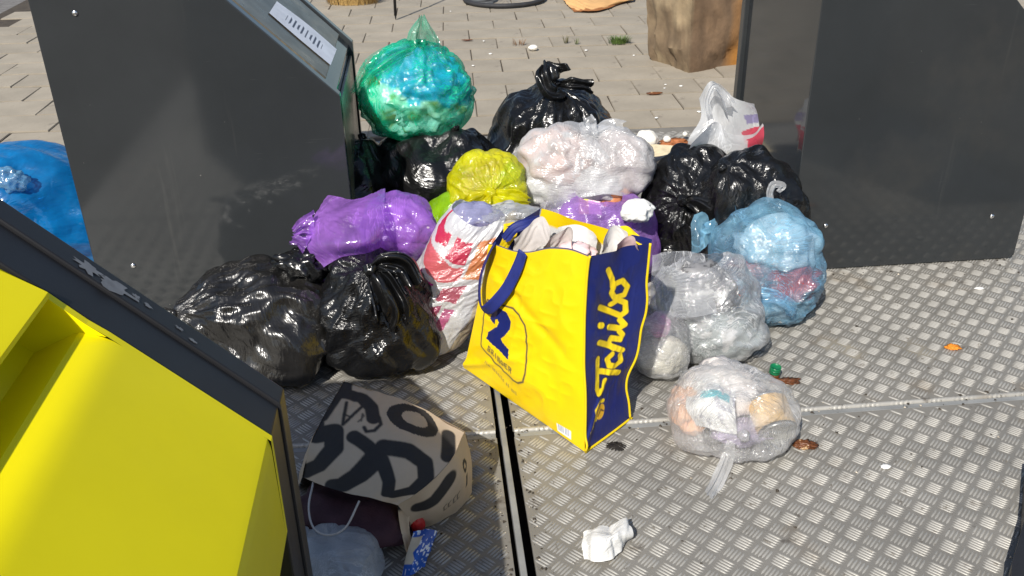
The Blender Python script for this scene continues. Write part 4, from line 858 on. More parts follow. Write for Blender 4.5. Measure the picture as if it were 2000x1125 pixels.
hd = grid_obj('handle', Hx, M['navy_cloth'], sb); md = hd.modifiers.new('thick', 'SOLIDIFY'); md.thickness = 0.002
bh = [at(1056, 430, .495), at(1030, 436, .50), at(1005, 446, .49), at(985, 468, .455)]
tail('handle', bh[0], [tuple(q-bh[0]) for q in bh[1:]], (0.014, 0.014, 0.014, 0.014), M['navy_cloth'], sb, 95, 0.08)
sheet('torn_hem', [[(985, 440, .47), (1005, 432, .47)], [(982, 465, .45), (1010, 455, .45)], [(968, 492, .42), (992, 484, .42)]], M['yellow_piping'], sb, 14, 14, 0.05, 96, 0.004)
sheet('torn_hem', [[(1195, 448, .52), (1225, 442, .53), (1258, 470, .52)], [(1200, 465, .51), (1225, 462, .52), (1250, 482, .51)]], M['yellow_piping'], sb, 14, 20, 0.08, 97, 0.006)
# paper stuffed into it
M['grey_paper'] = surf('greyish_paper', (0.50, 0.46, 0.44), 0.8, 0.1, 9.0, bump=0.1, bscale=60)
M['pink_paper'] = surf('pink_paper', (0.80, 0.58, 0.58), 0.8, 0.1, 9.0, bump=0.1, bscale=60)
for i, (net, m, lb) in enumerate([
    ([[(1008, 468, .47), (1060, 420, .53), (1075, 470, .48)], [(1000, 510, .40), (1040, 500, .42), (1080, 505, .42)]], 'grey_paper', 'grey folded paper sheet sticking up at the handle end of the yellow shopping bag'),
    ([[(1062, 480, .50), (1112, 440, .55), (1122, 490, .50)], [(1050, 515, .42), (1090, 510, .44), (1130, 512, .44)]], 'grey_paper', 'pointed grey paper sheet in the middle of the yellow shopping bag'),
    ([[(1035, 505, .46), (1065, 478, .49), (1105, 500, .48)], [(1030, 525, .40), (1070, 520, .42), (1110, 520, .42)]], 'paper', 'white paper sheet behind the front hem of the yellow shopping bag'),
    ([[(1090, 445, .51), (1130, 440, .51), (1165, 462, .51)], [(1085, 500, .42), (1130, 505, .42), (1165, 510, .42)]], 'paper', 'white paper sheet against the back of the yellow shopping bag'),
    ([[(1182, 470, .54), (1200, 440, .57), (1225, 455, .55)], [(1175, 510, .46), (1205, 500, .48), (1235, 505, .47)]], 'paper', 'white crumpled paper at the navy side of the yellow shopping bag'),
    ([[(1205, 475, .53), (1235, 462, .55), (1248, 478, .54)], [(1200, 510, .46), (1225, 505, .47), (1250, 508, .47)]], 'pink_paper', 'pink crumpled paper at the navy side of the yellow shopping bag')]):
    o_ = sheet('paper_sheet', net, M[m], None, 26, 26, 0.05, 100+i, 0.014, iters=30, pull=0.04, nscale=34, smooth=0.05); tag(o_, lb, 'paper')
lump('paper_wad', at(1128, 500, 0.47), (0.05, 0.035, 0.03), M['pink_paper'], 'pale pink paper wad at the hem of the yellow shopping bag', 'paper', None, 107, 0.3, 1.7)
# --- clear bags at the right of the shopping bag
c = world(1292, 672, 0.095)
lump('folded_cloth', c+np.array([0.0, -0.01, -0.03]), (0.075, 0.06, 0.05), surf('cream_cloth', (0.80, 0.75, 0.62), 0.85, 0.1, 10.0, bump=0.4, bscale=300), 'folded cream cloth inside the clear bag beside the yellow shopping bag', 'cloth', None, 110, 0.15, 1.6, floor=0.006)
lump('waste_wad', c+np.array([-0.01, 0.0, 0.065]), (0.03, 0.03, 0.035), surf('pink_plastic', (0.72, 0.30, 0.52), 0.4, 0.1, 10.0), 'pink wad inside the clear bag beside the yellow shopping bag', 'waste', None, 111, 0.2, 1.6)
bag('clear_bag', c, (0.082, 0.085, 0.105), (0.2, 0.4, 1), M['clear_film'], 'clear bag holding cream cloth beside the navy side of the shopping bag', 'bag', None, seed=51, key='clear2', cont=2, neck=0.0, knot_r=0, U=110, V=70)
c = world(1378, 598, 0.145)
for i, (dx, dy, dz, r, col, nm) in enumerate([(0.03, -0.04, -0.06, (0.12, 0.10, 0.075), (0.45, 0.50, 0.49), 'pale grey'), (0.0, -0.06, 0.0, (0.025, 0.02, 0.016), (0.85, 0.85, 0.83), 'small white'), (-0.03, 0.0, 0.05, (0.10, 0.09, 0.09), (0.30, 0.30, 0.31), 'dull grey')]):
    lump('waste_wad', c+np.array([dx, dy, dz]), r, surf('wadc_'+nm, tuple(x*0.72 for x in col), 0.6, 0.2, 16.0, spots=[((0.60, 0.59, 0.57), 11.0, 0.58, 0.03), (tuple(x*0.3 for x in col), 15.0, 0.60, 0.03)]), nm+' wad inside the clear bag in front of the light blue bag', 'waste', None, 115+i, 0.25, 1.8, floor=0.006)  # wads coloured duller, with the clear film's shade painted in
bag('clear_bag', c, (0.158, 0.135, 0.165), (-0.25, 0.1, 1), M['clear_film'], 'crumpled clear bag of grey waste in front of the light blue bag', 'bag', None, seed=53, key='clear1', cont=3, neck=0.0, slack=0.08, amp=0.013, lump=0.12, hit=('blue', 'clear2', 'b6'), open_=0.5)
sheet('clear_flap', [[(1275, 500, .26), (1320, 490, .28), (1375, 495, .28)], [(1272, 560, .22), (1320, 555, .24), (1385, 540, .25)], [(1270, 600, .18), (1330, 620, .20), (1400, 610, .21)]], M['clear_film'], None, 50, 50, 0.08, 118, 0.012)
tag(bpy.data.objects['clear_flap'], 'loose sheet of clear plastic film beside the navy side of the shopping bag', 'plastic film')
# --- clear bag with the tin
c = world(1432, 800, 0.095)
def cyl(name, c, ax, r, h, mat, parent=None, n=28, ribs=True):
    k, a, b = frame_of(ax); ph = np.linspace(0, 2*math.pi, n, endpoint=False)
    pr = [(0.0, -h/2+.002), (r*.93, -h/2+.002), (r*.95, -h/2), (r, -h/2), (r, -h/2+.004), (r*.975, -h/2+.007)]+([(r*(.975+.012*(i % 2)), -h/2+.012+(h-.024)*i/10) for i in range(11)] if ribs else [])+[(r*.975, h/2-.007), (r, h/2-.004), (r, h/2), (r*.95, h/2), (r*.93, h/2-.003), (0.0, h/2-.003)]
    X = np.array([[np.asarray(c)+k*z+q*(math.cos(p)*a+math.sin(p)*b) for p in ph] for q, z in pr])
    return grid_obj(name, X, mat, parent, closed=True)
tin = empty('tin_can'); tag(tin, 'tin can with a tan label inside the knotted clear bag', 'can')
ta = np.array([0.10, -0.72, -0.30]); tc = at(1508, 815, 0.075)
cb_ = cyl('can_body', tc, ta, 0.050, 0.10, surf('tin_metal', (0.62, 0.62, 0.58), 0.25, 0.1, 10, metal=1.0), tin)
k_, a_, b_ = frame_of(ta)
phs = np.linspace(0, 2*math.pi, 28, endpoint=False)
grid_obj('label', np.array([[tc+k_*z+0.0512*(math.cos(p)*a_+math.sin(p)*b_) for p in phs] for z in (-0.042, -0.02, 0.0, 0.02, 0.040)]), surf('tan_label', (0.72, 0.46, 0.17), 0.5, 0.3, 25.0, spots=[((0.75, 0.70, 0.55), 18, 0.58, 0.05)]), cb_, closed=True)
def pouch_col(u, v):
    C = np.empty(u.shape+(3,)); C[:] = (0.86, 0.86, 0.84); C = paint(C, (v > 0.30) & (v < 0.42) & (u > 0.25) & (u < 0.85), (0.02, 0.48, 0.55))
    return paint(C, (fbm(p3(u*9, v*9, 2), 3) > 0.55), (0.45, 0.45, 0.50))
o_ = sheet('food_pouch', [[(1352, 735, .10), (1400, 730, .13), (1440, 745, .12)], [(1340, 790, .11), (1395, 785, .15), (1435, 800, .13)], [(1360, 830, .06), (1400, 840, .07), (1440, 850, .06)]], M['attr'], None, 40, 40, 0.03, 121, 0.004, pouch_col); tag(o_, 'white food pouch with a teal stripe inside the knotted clear bag', 'pouch')
lump('waste_wad', at(1348, 798, 0.06), (0.052, 0.07, 0.06), surf('orange_waste', (0.78, 0.40, 0.20), 0.6, 0.3, 16.0), 'orange food waste inside the knotted clear bag', 'waste', None, 122, 0.25, 1.8, floor=0.006)
lump('waste_wad', at(1450, 845, 0.035), (0.07, 0.04, 0.028), surf('mauve_waste', (0.42, 0.36, 0.50), 0.6, 0.4, 22.0), 'mauve wrapper inside the knotted clear bag', 'waste', None, 123, 0.3, 1.9, floor=0.006)
lump('waste_wad', at(1410, 765, 0.085), (0.105, 0.085, 0.075), surf('pale_waste', (0.74, 0.68, 0.64), 0.7, 0.2, 12.0), 'pale paper waste inside the knotted clear bag', 'waste', None, 124, 0.2, 1.8, floor=0.006)
bag('clear_bag', c, (0.155, 0.128, 0.104), (-0.03, -0.80, 0.12), M['can_film'], 'knotted clear bag with a tin can in it on the tread plate', 'bag', None, seed=55, key='can', cont=3, extra=(Collider(tc, (0.064, 0.072, 0.062)), Collider(at(1395, 788, 0.09), (0.07, 0.08, 0.06))), neck=0.015, pleat=0.6, pw=1.0, slack=0.06, hit=('clear1', 'clear2'), knot_r=0.012, amp=0.008,
    tails=[dict(at=at(1428, 862, 0.055), path=[tuple(at(1418, 900, 0.03)-at(1428, 862, 0.055)), tuple(at(1400, 940, 0.012)-at(1428, 862, 0.055)), tuple(at(1384, 968, 0.006)-at(1428, 862, 0.055))], w=(0.010, 0.017, 0.016, 0.019), rip=0.35, mat=M['white_film'])])
# --- paper bag lying in the shade of the yellow container
TAN, BLK = np.array((0.55, 0.43, 0.30)), np.array((0.035, 0.032, 0.030))
kb = empty('paper_bag'); tag(kb, 'brown kraft paper bag with big black letters lying open beside the yellow container', 'paper bag')
FN = [[(672, 748, .15), (750, 770, .18), (830, 803, .19), (908, 843, .19)], [(634, 812, .18), (715, 830, .21), (800, 862, .22), (878, 900, .205)], [(604, 878, .18), (680, 900, .20), (760, 930, .20), (824, 955, .18)], [(592, 932, .13), (650, 955, .16), (715, 970, .175), (776, 985, .155)]]
def kraft_front(u, v):
    C = np.empty(u.shape+(3,)); C[:] = TAN; P = np.stack([u, v], -1)
    def band(C, pts, w): return paint(C, soft(stroke(P, pts), w*(1.22 if w > 0.025 else 1.0), 0.012), BLK)
    C = band(C, [(0.02, 0.02), (0.06, 0.10), (0.20, 0.10), (0.30, 0.16), (0.36, 0.26)], 0.042); C = band(C, [(0.0, 0.10), (-0.02, 0.35)], 0.05)
    e = ((u-0.62)/0.20)**2+((v-0.14)/0.13)**2; e2 = ((u-0.63)/0.10)**2+((v-0.13)/0.062)**2; C = paint(C, (e < 1) & (e2 > 1), BLK)
    C = band(C, [(0.90, 0.10), (0.97, 0.30)], 0.045)
    C = band(C, [(0.11, 0.18), (0.17, 0.38), (0.23, 0.18)], 0.013); C = band(C, [(0.14, 0.29), (0.20, 0.29)], 0.008)
    C = band(C, [(0.265, 0.32), (0.285, 0.26), (0.265, 0.24), (0.285, 0.31)], 0.006)
    C = band(C, [(0.33, 0.36), (0.36, 0.39), (0.41, 0.36), (0.43, 0.29), (0.39, 0.23), (0.34, 0.24)], 0.014)
    C = band(C, [(0.02, 0.52), (0.13, 0.46), (0.19, 0.60), (0.13, 0.80), (0.02, 0.92), (-0.02, 0.94)], 0.062); C = band(C, [(0.0, 0.42), (0.02, 0.56)], 0.03)
    C = band(C, [(0.29, 0.46), (0.42, 0.50), (0.55, 0.56), (0.70, 0.72), (0.80, 0.88)], 0.045); C = band(C, [(0.50, 0.56), (0.46, 0.78), (0.40, 0.93), (0.33, 0.97)], 0.065)
    C = band(C, [(0.52, 0.46), (0.70, 0.42), (0.85, 0.44), (0.95, 0.56), (0.95, 0.72), (0.85, 0.86)], 0.052)
    return C
sheet('front_panel', FN, M['kraft'], kb, 130, 130, 0.03, 131, 0.010, kraft_front, iters=24, pull=0.05, nscale=12)
def kraft_side(u, v):
    C = np.empty(u.shape+(3,)); C[:] = TAN; P = np.stack([u, v], -1)
    C = paint(C, soft(stroke(P, [(0.42, 0.22), (0.62, 0.30), (0.82, 0.28)]), 0.10, 0.02), BLK)
    C = paint(C, (np.abs(v-0.62) < 0.10) & (u > 0.14) & (u < 0.20), BLK); C = paint(C, (((u-0.17)/0.05)**2+((v-0.36)/0.10)**2 < 1) & (((u-0.17)/0.022)**2+((v-0.36)/0.04)**2 > 1), BLK)
    for x0 in (0.34, 0.40, 0.47, 0.53): C = paint(C, soft(stroke(P, [(x0, 0.58), (x0+0.035, 0.60), (x0+0.03, 0.70), (x0, 0.70)]), 0.007, 0.01), BLK)
    return C
SN = [[(908, 843, .19), (878, 900, .205), (824, 955, .18), (776, 985, .155)], [(922, 898, .10), (897, 950, .11), (850, 995, .09), (800, 1018, .08)], [(922, 962, .006), (892, 1000, .006), (850, 1022, .006), (800, 1040, .006)]]
sheet('side_panel', SN, M['kraft'], kb, 70, 90, 0.03, 132, 0.008, kraft_side, iters=24, pull=0.05, nscale=14)
sheet('side_panel', [[(672, 748, .15), (634, 812, .18), (604, 878, .18), (592, 932, .13)], [(655, 790, .006), (615, 850, .006), (590, 910, .006), (580, 950, .006)]], M['kraft'], kb, 30, 40, 0.02, 133, 0.004, lambda u, v: np.broadcast_to(TAN, u.shape+(3,)).copy(), iters=15)
sheet('base', [[(672, 748, .15), (750, 770, .18), (830, 803, .19), (908, 843, .19)], [(690, 775, .006), (760, 810, .006), (840, 850, .006), (918, 900, .006)]], M['kraft'], kb, 30, 40, 0.01, 134, 0.003, lambda u, v: np.broadcast_to(TAN, u.shape+(3,)).copy(), iters=15)
o_ = sheet('torn_flap', [[(772, 925, .19), (800, 935, .185)], [(775, 975, .14), (802, 975, .14)], [(782, 1030, .07), (800, 1030, .07)], [(792, 1080, .02), (806, 1065, .02)]], M['kraft'], kb, 30, 16, 0.03, 135, 0.004, lambda u, v: paint(np.broadcast_to(TAN*1.25, u.shape+(3,)).copy(), (v < 0.45) & (u < 0.5), BLK), iters=15)
tube('handle_cord', spline(np.array([at(612, 942, .14), at(603, 990, .135), at(612, 1030, .12), at(640, 1045, .115), at(675, 1030, .13), at(702, 978, .17)]), 30), 0.0024, surf('cord', (0.55, 0.50, 0.45), 0.7, 0.1, 40), kb, 6)
lump('dark_cloth', at(690, 1002, 0.055), (0.13, 0.09, 0.055), surf('maroon_cloth', (0.060, 0.022, 0.030), 0.85, 0.3, 14.0, bump=0.4, bscale=200), 'dark maroon cloth spilling from the open kraft paper bag', 'cloth', None, 141, 0.22, 1.7, yaw=-0.4, floor=0.006)
c = world(655, 1090, 0.05)
bag('clear_bag', c, (0.10, 0.09, 0.055), (-0.7, 0.5, 0.2), M['white_film'], 'small greyish clear bag in the shade at the foot of the yellow container', 'bag', None, seed=57, key='grey', neck=0.0, U=90, V=60)
def snack_col(u, v):
    C = np.empty(u.shape+(3,)); C[:] = (0.012, 0.10, 0.48); n = vnoise(p3(u*14, v*16, 3), 7)
    C = paint(C, n > 0.45, (0.75, 0.80, 0.88)); C = paint(C, (u < 0.35+0.15*vnoise(p3(v*6, 0, 0))) & (v > 0.15) & (v < 0.75), (0.72, 0.62, 0.45)); return C
o_ = sheet('snack_packet', [[(808, 1040, .06), (832, 1034, .05), (856, 1036, .03)], [(795, 1080, .05), (815, 1078, .06), (843, 1068, .03)], [(785, 1125, .02), (805, 1122, .03), (828, 1105, .015)]], M['attr'], None, 40, 36, 0.04, 142, 0.005, snack_col); tag(o_, 'torn blue snack packet with white dots beside the kraft paper bag', 'packet')
lump('red_lid', at(815, 1022, 0.05), (0.018, 0.016, 0.03), surf('red_plastic', (0.45, 0.02, 0.02), 0.35, 0.2, 20), 'small red plastic piece above the blue snack packet', 'plastic piece', None, 143, 0.15, 1.5)
# --- loose litter on the plates and the paving
def crumpled(name, px, py, z, r, mat, label, cat, seed, **k): return lump(name, at(px, py, z), r, mat, label, cat, None, seed, **k)
o_ = sheet('paper_cup', [[(1140, 1040, .03), (1165, 1030, .045), (1195, 1018, .05), (1222, 1018, .03)], [(1136, 1065, .03), (1165, 1058, .06), (1200, 1045, .065), (1232, 1040, .035)], [(1140, 1092, .006), (1165, 1095, .02), (1200, 1088, .015), (1230, 1052, .006)]], M['paper'], None, 50, 50, 0.12, 151, 0.02, pull=0.02, nscale=34, smooth=0.05); tag(o_, 'crumpled white paper lying alone on the tread plate', 'paper')
M['green_plastic'] = surf('green_plastic', (0.005, 0.16, 0.06), 0.3, 0.1, 20)
bt = empty('bottle'); tag(bt, 'brown bottle with a green cap half behind the knotted clear bag', 'bottle')
pc = at(1514, 722, 0.035); cyl('cap', pc, (0.05, -0.1, 1), 0.016, 0.022, M['green_plastic'], bt, 20, True)
M['brown'] = surf('brown_glass', (0.14, 0.05, 0.018), 0.3, 0.3, 20, spots=[((0.45, 0.30, 0.16), 30, 0.6, 0.05)])
cyl('neck', pc-np.array([0.0, 0.0, 0.022]), (0.05, -0.1, 1), 0.014, 0.022, M['brown'], bt, 20, False)
crumpled('leaf_scrap', 1535, 744, 0.006, (0.030, 0.011, 0.005), M['brown'], 'curled brown scrap beside the green bottle cap', 'scrap', 152, amp=0.75, sc=2.4)
crumpled('leaf_scrap', 1574, 868, 0.007, (0.024, 0.013, 0.006), M['brown'], 'dark brown scrap at the edge of the knotted clear bag', 'scrap', 153, amp=0.75, sc=2.4)
M['orange_peel'] = surf('orange_peel', (0.72, 0.24, 0.02), 0.7, 0.3, 60)
crumpled('food_crumb', 1862, 678, 0.005, (0.018, 0.012, 0.005), M['orange_peel'], 'orange food crumb on the open tread plate', 'crumb', 154, amp=0.6, sc=2.6)
M['shell'] = surf('eggshell', (0.82, 0.78, 0.70), 0.6, 0.08, 30)
crumpled('paper_scrap', 1730, 911, 0.004, (0.012, 0.009, 0.003), M['paper'], 'small white paper scrap on the open tread plate below the weld bead', 'scrap', 155, subdiv=3)
crumpled('paper_scrap', 1912, 563, 0.004, (0.016, 0.008, 0.003), M['paper'], 'small white paper scrap near the right-hand container foot', 'scrap', 156, subdiv=3)
M['oil'] = surf('dark_stain', (0.02, 0.017, 0.014), 0.6, 0.2, 40)
crumpled('dark_stain', 1203, 872, 0.0015, (0.020, 0.016, 0.0016), M['oil'], 'dark sticky stain on the plate beside the shopping bag foot', 'stain', 157, amp=0.5, sc=2.2)
crumpled('plaster_lump', 1262, 272, 0.05, (0.055, 0.05, 0.045), M['shell'], 'round white lump among the food scraps behind the white bag', 'waste', 158, amp=0.12)
o_ = sheet('bread_slice', [[(1250, 285, .08), (1285, 282, .08), (1318, 285, .06)], [(1255, 310, .06), (1285, 305, .07), (1320, 298, .05)]], surf('cream_bread', (0.76, 0.64, 0.42), 0.85, 0.15, 20, bump=0.4, bscale=120), None, 24, 24, 0.05, 159, 0.006); tag(o_, 'cream flat food scrap behind the knotted black bag', 'food scrap')
crumpled('food_scrap', 1320, 280, 0.03, (0.06, 0.03, 0.018), surf('rust_food', (0.30, 0.10, 0.03), 0.7, 0.4, 40), 'rust-brown food scraps beside the white carrier bag', 'food scrap', 160, amp=0.6, sc=2.8)
crumpled('eggshell', 1303, 272, 0.055, (0.018, 0.016, 0.016), M['shell'], 'white eggshell on the rust-brown food scraps', 'eggshell', 161, amp=0.1)
crumpled('eggshell', 1338, 262, 0.03, (0.012, 0.012, 0.012), M['shell'], 'small white eggshell beside the white carrier bag handle', 'eggshell', 162, amp=0.1)
crumpled('stone', 1041, 93, 0.015, (0.032, 0.028, 0.018), M['shell'], 'white rounded stone on the paving behind the big black bag', 'stone', 163, amp=0.08)
rs = random.Random(77)
for (px, py) in ((958, 105), (945, 80), (1145, 98), (1238, 108), (924, 128), (1300, 165), (1330, 168), (1298, 172), (880, 22), (1282, 230), (1365, 218)):
    s_ = rs.uniform(0.006, 0.012)
    o_ = lump('litter_fleck', at(px, py, 0.002), (s_, s_*0.8, s_*0.4), M['paper'], 'tiny pale litter fleck on the paving', 'litter', 'litter flecks on the paving', rs.randrange(999), 0.3, 1.5, subdiv=2)
crumpled('dry_leaf', 1278, 182, 0.006, (0.04, 0.012, 0.006), M['brown'], 'dry brown leaf on a paver beside the rock', 'leaf', 170, amp=0.4)
crumpled('dry_leaf', 913, 78, 0.004, (0.035, 0.010, 0.004), M['brown'], 'dark sliver of litter on the paving beyond the green bag', 'leaf', 171, amp=0.3)
# plants in the joints
def tuft(name, c, n, h, spread, col, label, seed):
    r = random.Random(seed); V = []; Fc = []
    for k in range(n):
        a = r.uniform(0, 6.28); d = spread*math.sqrt(r.random()); b = np.array([c[0]+d*math.cos(a), c[1]+d*0.6*math.sin(a), c[2]]); hh = h*r.uniform(.5, 1.0)
        ln_ = np.array([math.cos(a), math.sin(a), 0])*hh*r.uniform(.2, .9); sd = np.array([-math.sin(a), math.cos(a), 0])*0.0022
        i = len(V); V += [b-sd, b+sd, b+ln_*.4+EZ*hh*.7+sd*.7, b+ln_*.4+EZ*hh*.7-sd*.7, b+ln_+EZ*hh]; Fc += [(i, i+1, i+2, i+3), (i+3, i+2, i+4)]
    o = link(name, mesh_np(name, V, Fc, False), surf(name+'_mat', col, 0.7, 0.3, 60)); tag(o, label, 'grass' if 'grass' in name else 'plant'); return o
tuft('grass_tuft', at(1210, 84, 0.0), 260, 0.05, 0.075, (0.07, 0.12, 0.02), 'green grass tuft growing between pavers beside the rock', 5)
tuft('weed', at(1105, 84, 0.0), 14, 0.06, 0.015, (0.12, 0.11, 0.05), 'thin dry weed standing in a paver joint near the white stone', 6)
tuft('weed', at(1127, 86, 0.0), 12, 0.05, 0.015, (0.10, 0.12, 0.04), 'small greenish weed in a paver joint between stone and grass tuft', 7)
tuft('weed', at(1013, 88, 0.0), 26, 0.05, 0.05, (0.20, 0.11, 0.05), 'reddish dry weed in a paver joint beside the white stone', 8)
tuft('dry_grass', at(690, 5, 0.0), 1500, 0.10, 0.22, (0.52, 0.34, 0.12), 'patch of yellow dry grass at the edge of the paving', 9)
# rock pillar
def rock():
    bm = bmesh.new(); bmesh.ops.create_cube(bm, size=2.0); bmesh.ops.subdivide_edges(bm, edges=bm.edges[:], cuts=22, use_grid_fill=True)
    me = bpy.data.meshes.new('rock'); bm.to_mesh(me); bm.free(); n = len(me.vertices)
    P = np.empty(n*3, np.float32); me.vertices.foreach_get('co', P); P = P.reshape(-1, 3).astype(float)
    rn = np.linalg.norm(P[:, :2], axis=1); Q = P.copy()
    Q[:, :2] *= (1-0.05*np.clip(rn-1.05, 0, 1))[:, None]
    Q *= np.array([0.29, 0.22, 0.55]); tap = 1+0.05*(P[:, 2:3]); Q[:, :2] *= tap
    d = 0.022*ridged(P*np.array([1.2, 1.0, 2.2]), 3, 4)+0.008*fbm(P*np.array([6, 5, 11]), 8, 3); Q += P/np.linalg.norm(P, axis=1)[:, None]*d[:, None]
    bot = np.clip((-0.75-P[:, 2])/0.25, 0, 1); Q[:, :2] *= (1-0.10*bot)[:, None]
    return me, P, Q
me, P, Q = rock()
rc = (at(1290, 118, 0)+at(1440, 140, 0))/2; rc = rc+np.array([0.06, 0.16, 0.50])
yaw = math.radians(27); Q = np.stack([Q[:, 0]*math.cos(yaw)-Q[:, 1]*math.sin(yaw), Q[:, 0]*math.sin(yaw)+Q[:, 1]*math.cos(yaw), Q[:, 2]], -1)+rc
me.vertices.foreach_set('co', Q.astype(np.float32).ravel()); me.update()
cc_ = np.ones((len(P), 4), np.float32); C = np.empty(P.shape); C[:] = (0.19, 0.12, 0.068); C = np.where((P[:, 0] < -0.93)[:, None], (0.30, 0.225, 0.135), C)
C = paint(C, np.clip(0.5+fbm(P*np.array([3, 2.5, 6]), 12, 4), 0, 1)*0.7, (0.105, 0.066, 0.038)); C = paint(C, np.clip((P[:, 0]-0.05+0.25*vnoise(P*2.5, 6))*3, 0, 1)*(P[:, 1] < -0.9)*np.clip(1.2-np.abs(P[:, 2])*0, 0, 1)*0.9, (0.46, 0.19, 0.02))
cc_[:, :3] = C; a = me.color_attributes.new('Col', 'FLOAT_COLOR', 'POINT'); a.data.foreach_set('color', cc_.ravel()); me.polygons.foreach_set('use_smooth', np.full(len(me.polygons), True)); me.set_sharp_from_angle(angle=0.55)
tag(link('boulder', me, surf('rough_sandstone', (1, 1, 1), 0.85, 0.2, 14, bump=0.7, bscale=45, attr=True)), 'upright brown sandstone block with an orange face on the paving', 'boulder')
# cardboard, bicycle wheel, pole
def card_col(u, v):
    C = np.empty(u.shape+(3,)); C[:] = (0.62, 0.36, 0.15); return paint(C, (v > 0.90+0.06*vnoise(p3(u*9, 0, 0))) , (0.30, 0.12, 0.04))
o_ = sheet('cardboard', [[(1080, -40, .05), (1150, -45, .06), (1235, -40, .05)], [(1100, -5, .03), (1160, 0, .05), (1238, -6, .03)], [(1122, 22, .006), (1165, 20, .02), (1220, 4, .006)]], M['kraft'], None, 40, 40, 0.04, 181, 0.01, card_col); tag(o_, 'torn piece of brown cardboard lying on the paving', 'cardboard')
wh = empty('bicycle_wheel'); tag(wh, 'lower edge of a bicycle wheel with a grey hub disc lying on the paving', 'wheel')
wc = at(985, -4, 0.02); an = np.linspace(0, 2*math.pi, 72, endpoint=False)
tube('tyre', wc+np.stack([0.33*np.cos(an), 0.33*np.sin(an), 0.0*an], -1), 0.018, surf('tyre_rubber', (0.025, 0.025, 0.027), 0.7, 0.2, 20), wh, 8, True)
tube('rim', wc+np.stack([0.305*np.cos(an), 0.305*np.sin(an), 0.0*an], -1), 0.008, M['strip'], wh, 8, True)
for k in range(14):
    q = k*2*math.pi/14; tube('spoke', np.array([wc+np.array([0.03*math.cos(q), 0.03*math.sin(q), 0.0]), wc+np.array([0.30*math.cos(q), 0.30*math.sin(q), 0.0])]), 0.0014, M['strip'], wh, 5)
dc = at(936, -6, 0.04); cyl('disc', dc, (0.05, -0.2, 1), 0.13, 0.05, surf('grey_plastic', (0.16, 0.17, 0.18), 0.5, 0.1, 20), wh, 32, False)
po = empty('metal_stake'); tag(po, 'thin dark metal stake standing on the paving behind the green bag', 'stake')
b_ = at(773, 38, 0.0); tube('shaft', np.array([b_+EZ*0.03, b_+EZ*0.5+np.array([0.01, 0, 0]), b_+EZ*1.0]), 0.011, M['black_frame'], po, 8); tube('tip', np.array([b_+EZ*0.0, b_+EZ*0.04]), np.array([0.003, 0.010]), M['black_frame'], po, 8)
# notice on the hatch of the left container
n_ = (EX+EZ)/math.sqrt(2); hp_ = OL+EX*(0.84-0.016)+EZ*(0.70-0.0064)+n_*0.0135
net = [[on_plane(540, 3, hp_, n_), on_plane(600, 48, hp_, n_), on_plane(657, 97, hp_, n_)], [on_plane(525, 26, hp_, n_), on_plane(585, 78, hp_, n_), on_plane(645, 128, hp_, n_)]]
def note_col(u, v):
    C = np.empty(u.shape+(3,)); C[:] = (0.82, 0.83, 0.88); m = (u > 0.22) & (u < 0.80) & (np.abs(v-0.5) < 0.26)
    g_ = (np.sin(u*95) > 0.35) & ((np.abs(v-0.5) < 0.22*(0.5+0.5*np.abs(np.sin(u*31)))) | (np.abs(v-0.42) < 0.05))
    return paint(C, m & g_, (0.05, 0.06, 0.10))
o_ = sheet('notice', [[q+n_*0.002 for q in r] for r in net], M['attr'], PARTS[c_left['label']]['hatch'], 24, 110, 0, 191, 0, note_col, iters=0, world_pts=True); o_['label'] = 'white paper notice with dark handwriting'
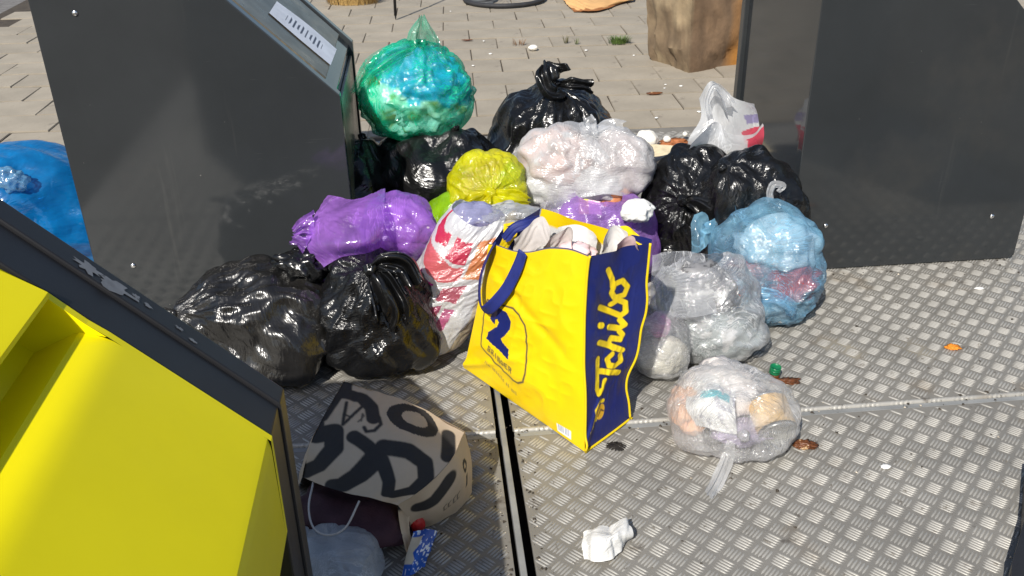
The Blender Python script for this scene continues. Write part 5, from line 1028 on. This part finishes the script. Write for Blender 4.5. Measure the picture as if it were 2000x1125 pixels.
# paint worn off the yellow container's frame
for (px, py, sx, sy, sd) in ((172, 524, .020, .010, 1), (226, 562, .026, .012, 2), (266, 580, .006, .004, 3), (289, 598, .008, .003, 4), (349, 642, .006, .003, 5), (376, 666, .006, .003, 6)):
    e1 = (-EX+EZ)/math.sqrt(2); pl = OY+EX*0.84+EZ*0.70+EY*CD
    c_ = on_plane(px, py, pl, n_)+n_*0.0012; rs = random.Random(sd); nn = 22
    ring = [c_+(-e1*math.cos(q)*sx+EY*math.sin(q)*sy)*(1+0.45*rs.uniform(-1, 1)) for q in np.linspace(0, 2*math.pi, nn, endpoint=False)]
    link('paint_chip', mesh_np('paint_chip', [tuple(c_)]+[tuple(q) for q in ring], [(0, i+1, (i+1) % nn+1) for i in range(nn)], False), M['chip'] if 'chip' in M else M.setdefault('chip', surf('bare_primer', (0.17, 0.175, 0.185), 0.6, 0.2, 60)), PARTS[c_yel['label']]['sp1'])

# grit and crumbs gathered along the joints, the container feet and round the heap
rg = np.random.RandomState(12)
def grit(name, n, col, smin, smax):
    P = []
    for k in range(n):
        m = rg.rand()
        if m < 0.30:
            sg = rg.choice([-1, 1]); u, v = (GA0 if sg < 0 else GA1)+sg*(0.006+abs(rg.randn())*0.015), rg.uniform(-0.6, 0.25)
        elif m < 0.55: u, v = rg.uniform(-0.3, 2.0), rg.choice([0.02, -0.02])+rg.randn()*0.012
        elif m < 0.70: u, v = rg.uniform(0.95, 2.0), 0.80+rg.randn()*0.03-0.02
        elif m < 0.85: u, v = rg.normal(0.45, 0.5), rg.normal(0.15, 0.3)
        else: u, v = rg.uniform(-0.2, 1.9), rg.uniform(-0.6, 1.0)
        P.append(LP(u, v, 0.002))
    P = np.array(P); s_ = smin+(smax-smin)*rg.rand(n)**2.5
    base = np.array([(-1, -.6, 0), (1, -.7, 0), (.2, 1, 0), (0, 0, .7), (-.7, .6, .3)], float); f = np.array([(0, 1, 3), (1, 2, 3), (2, 4, 3), (4, 0, 3)])
    a = rg.rand(n)*6.28; c_, s2 = np.cos(a)[:, None], np.sin(a)[:, None]
    b = base[None]*(0.6+0.8*rg.rand(n, 5, 3)); X = np.stack([b[..., 0]*c_-b[..., 1]*s2, b[..., 0]*s2+b[..., 1]*c_, b[..., 2]], -1)*s_[:, None, None]+P[:, None]
    o = link(name, mesh_np(name, X.reshape(-1, 3), (np.arange(n)[:, None, None]*5+f[None]).reshape(-1, 3), False), surf(name+'_mat', col, 0.85, 0.4, 40))
    tag(o, kind='stuff'); return o
tag(grit('dark_grit', 420, (0.045, 0.035, 0.025), 0.0012, 0.006), 'dark grit and crumbs scattered over the tread plates', 'grit')
tag(grit('pale_grit', 150, (0.55, 0.48, 0.38), 0.0010, 0.0045), 'pale crumbs scattered over the tread plates', 'crumbs')
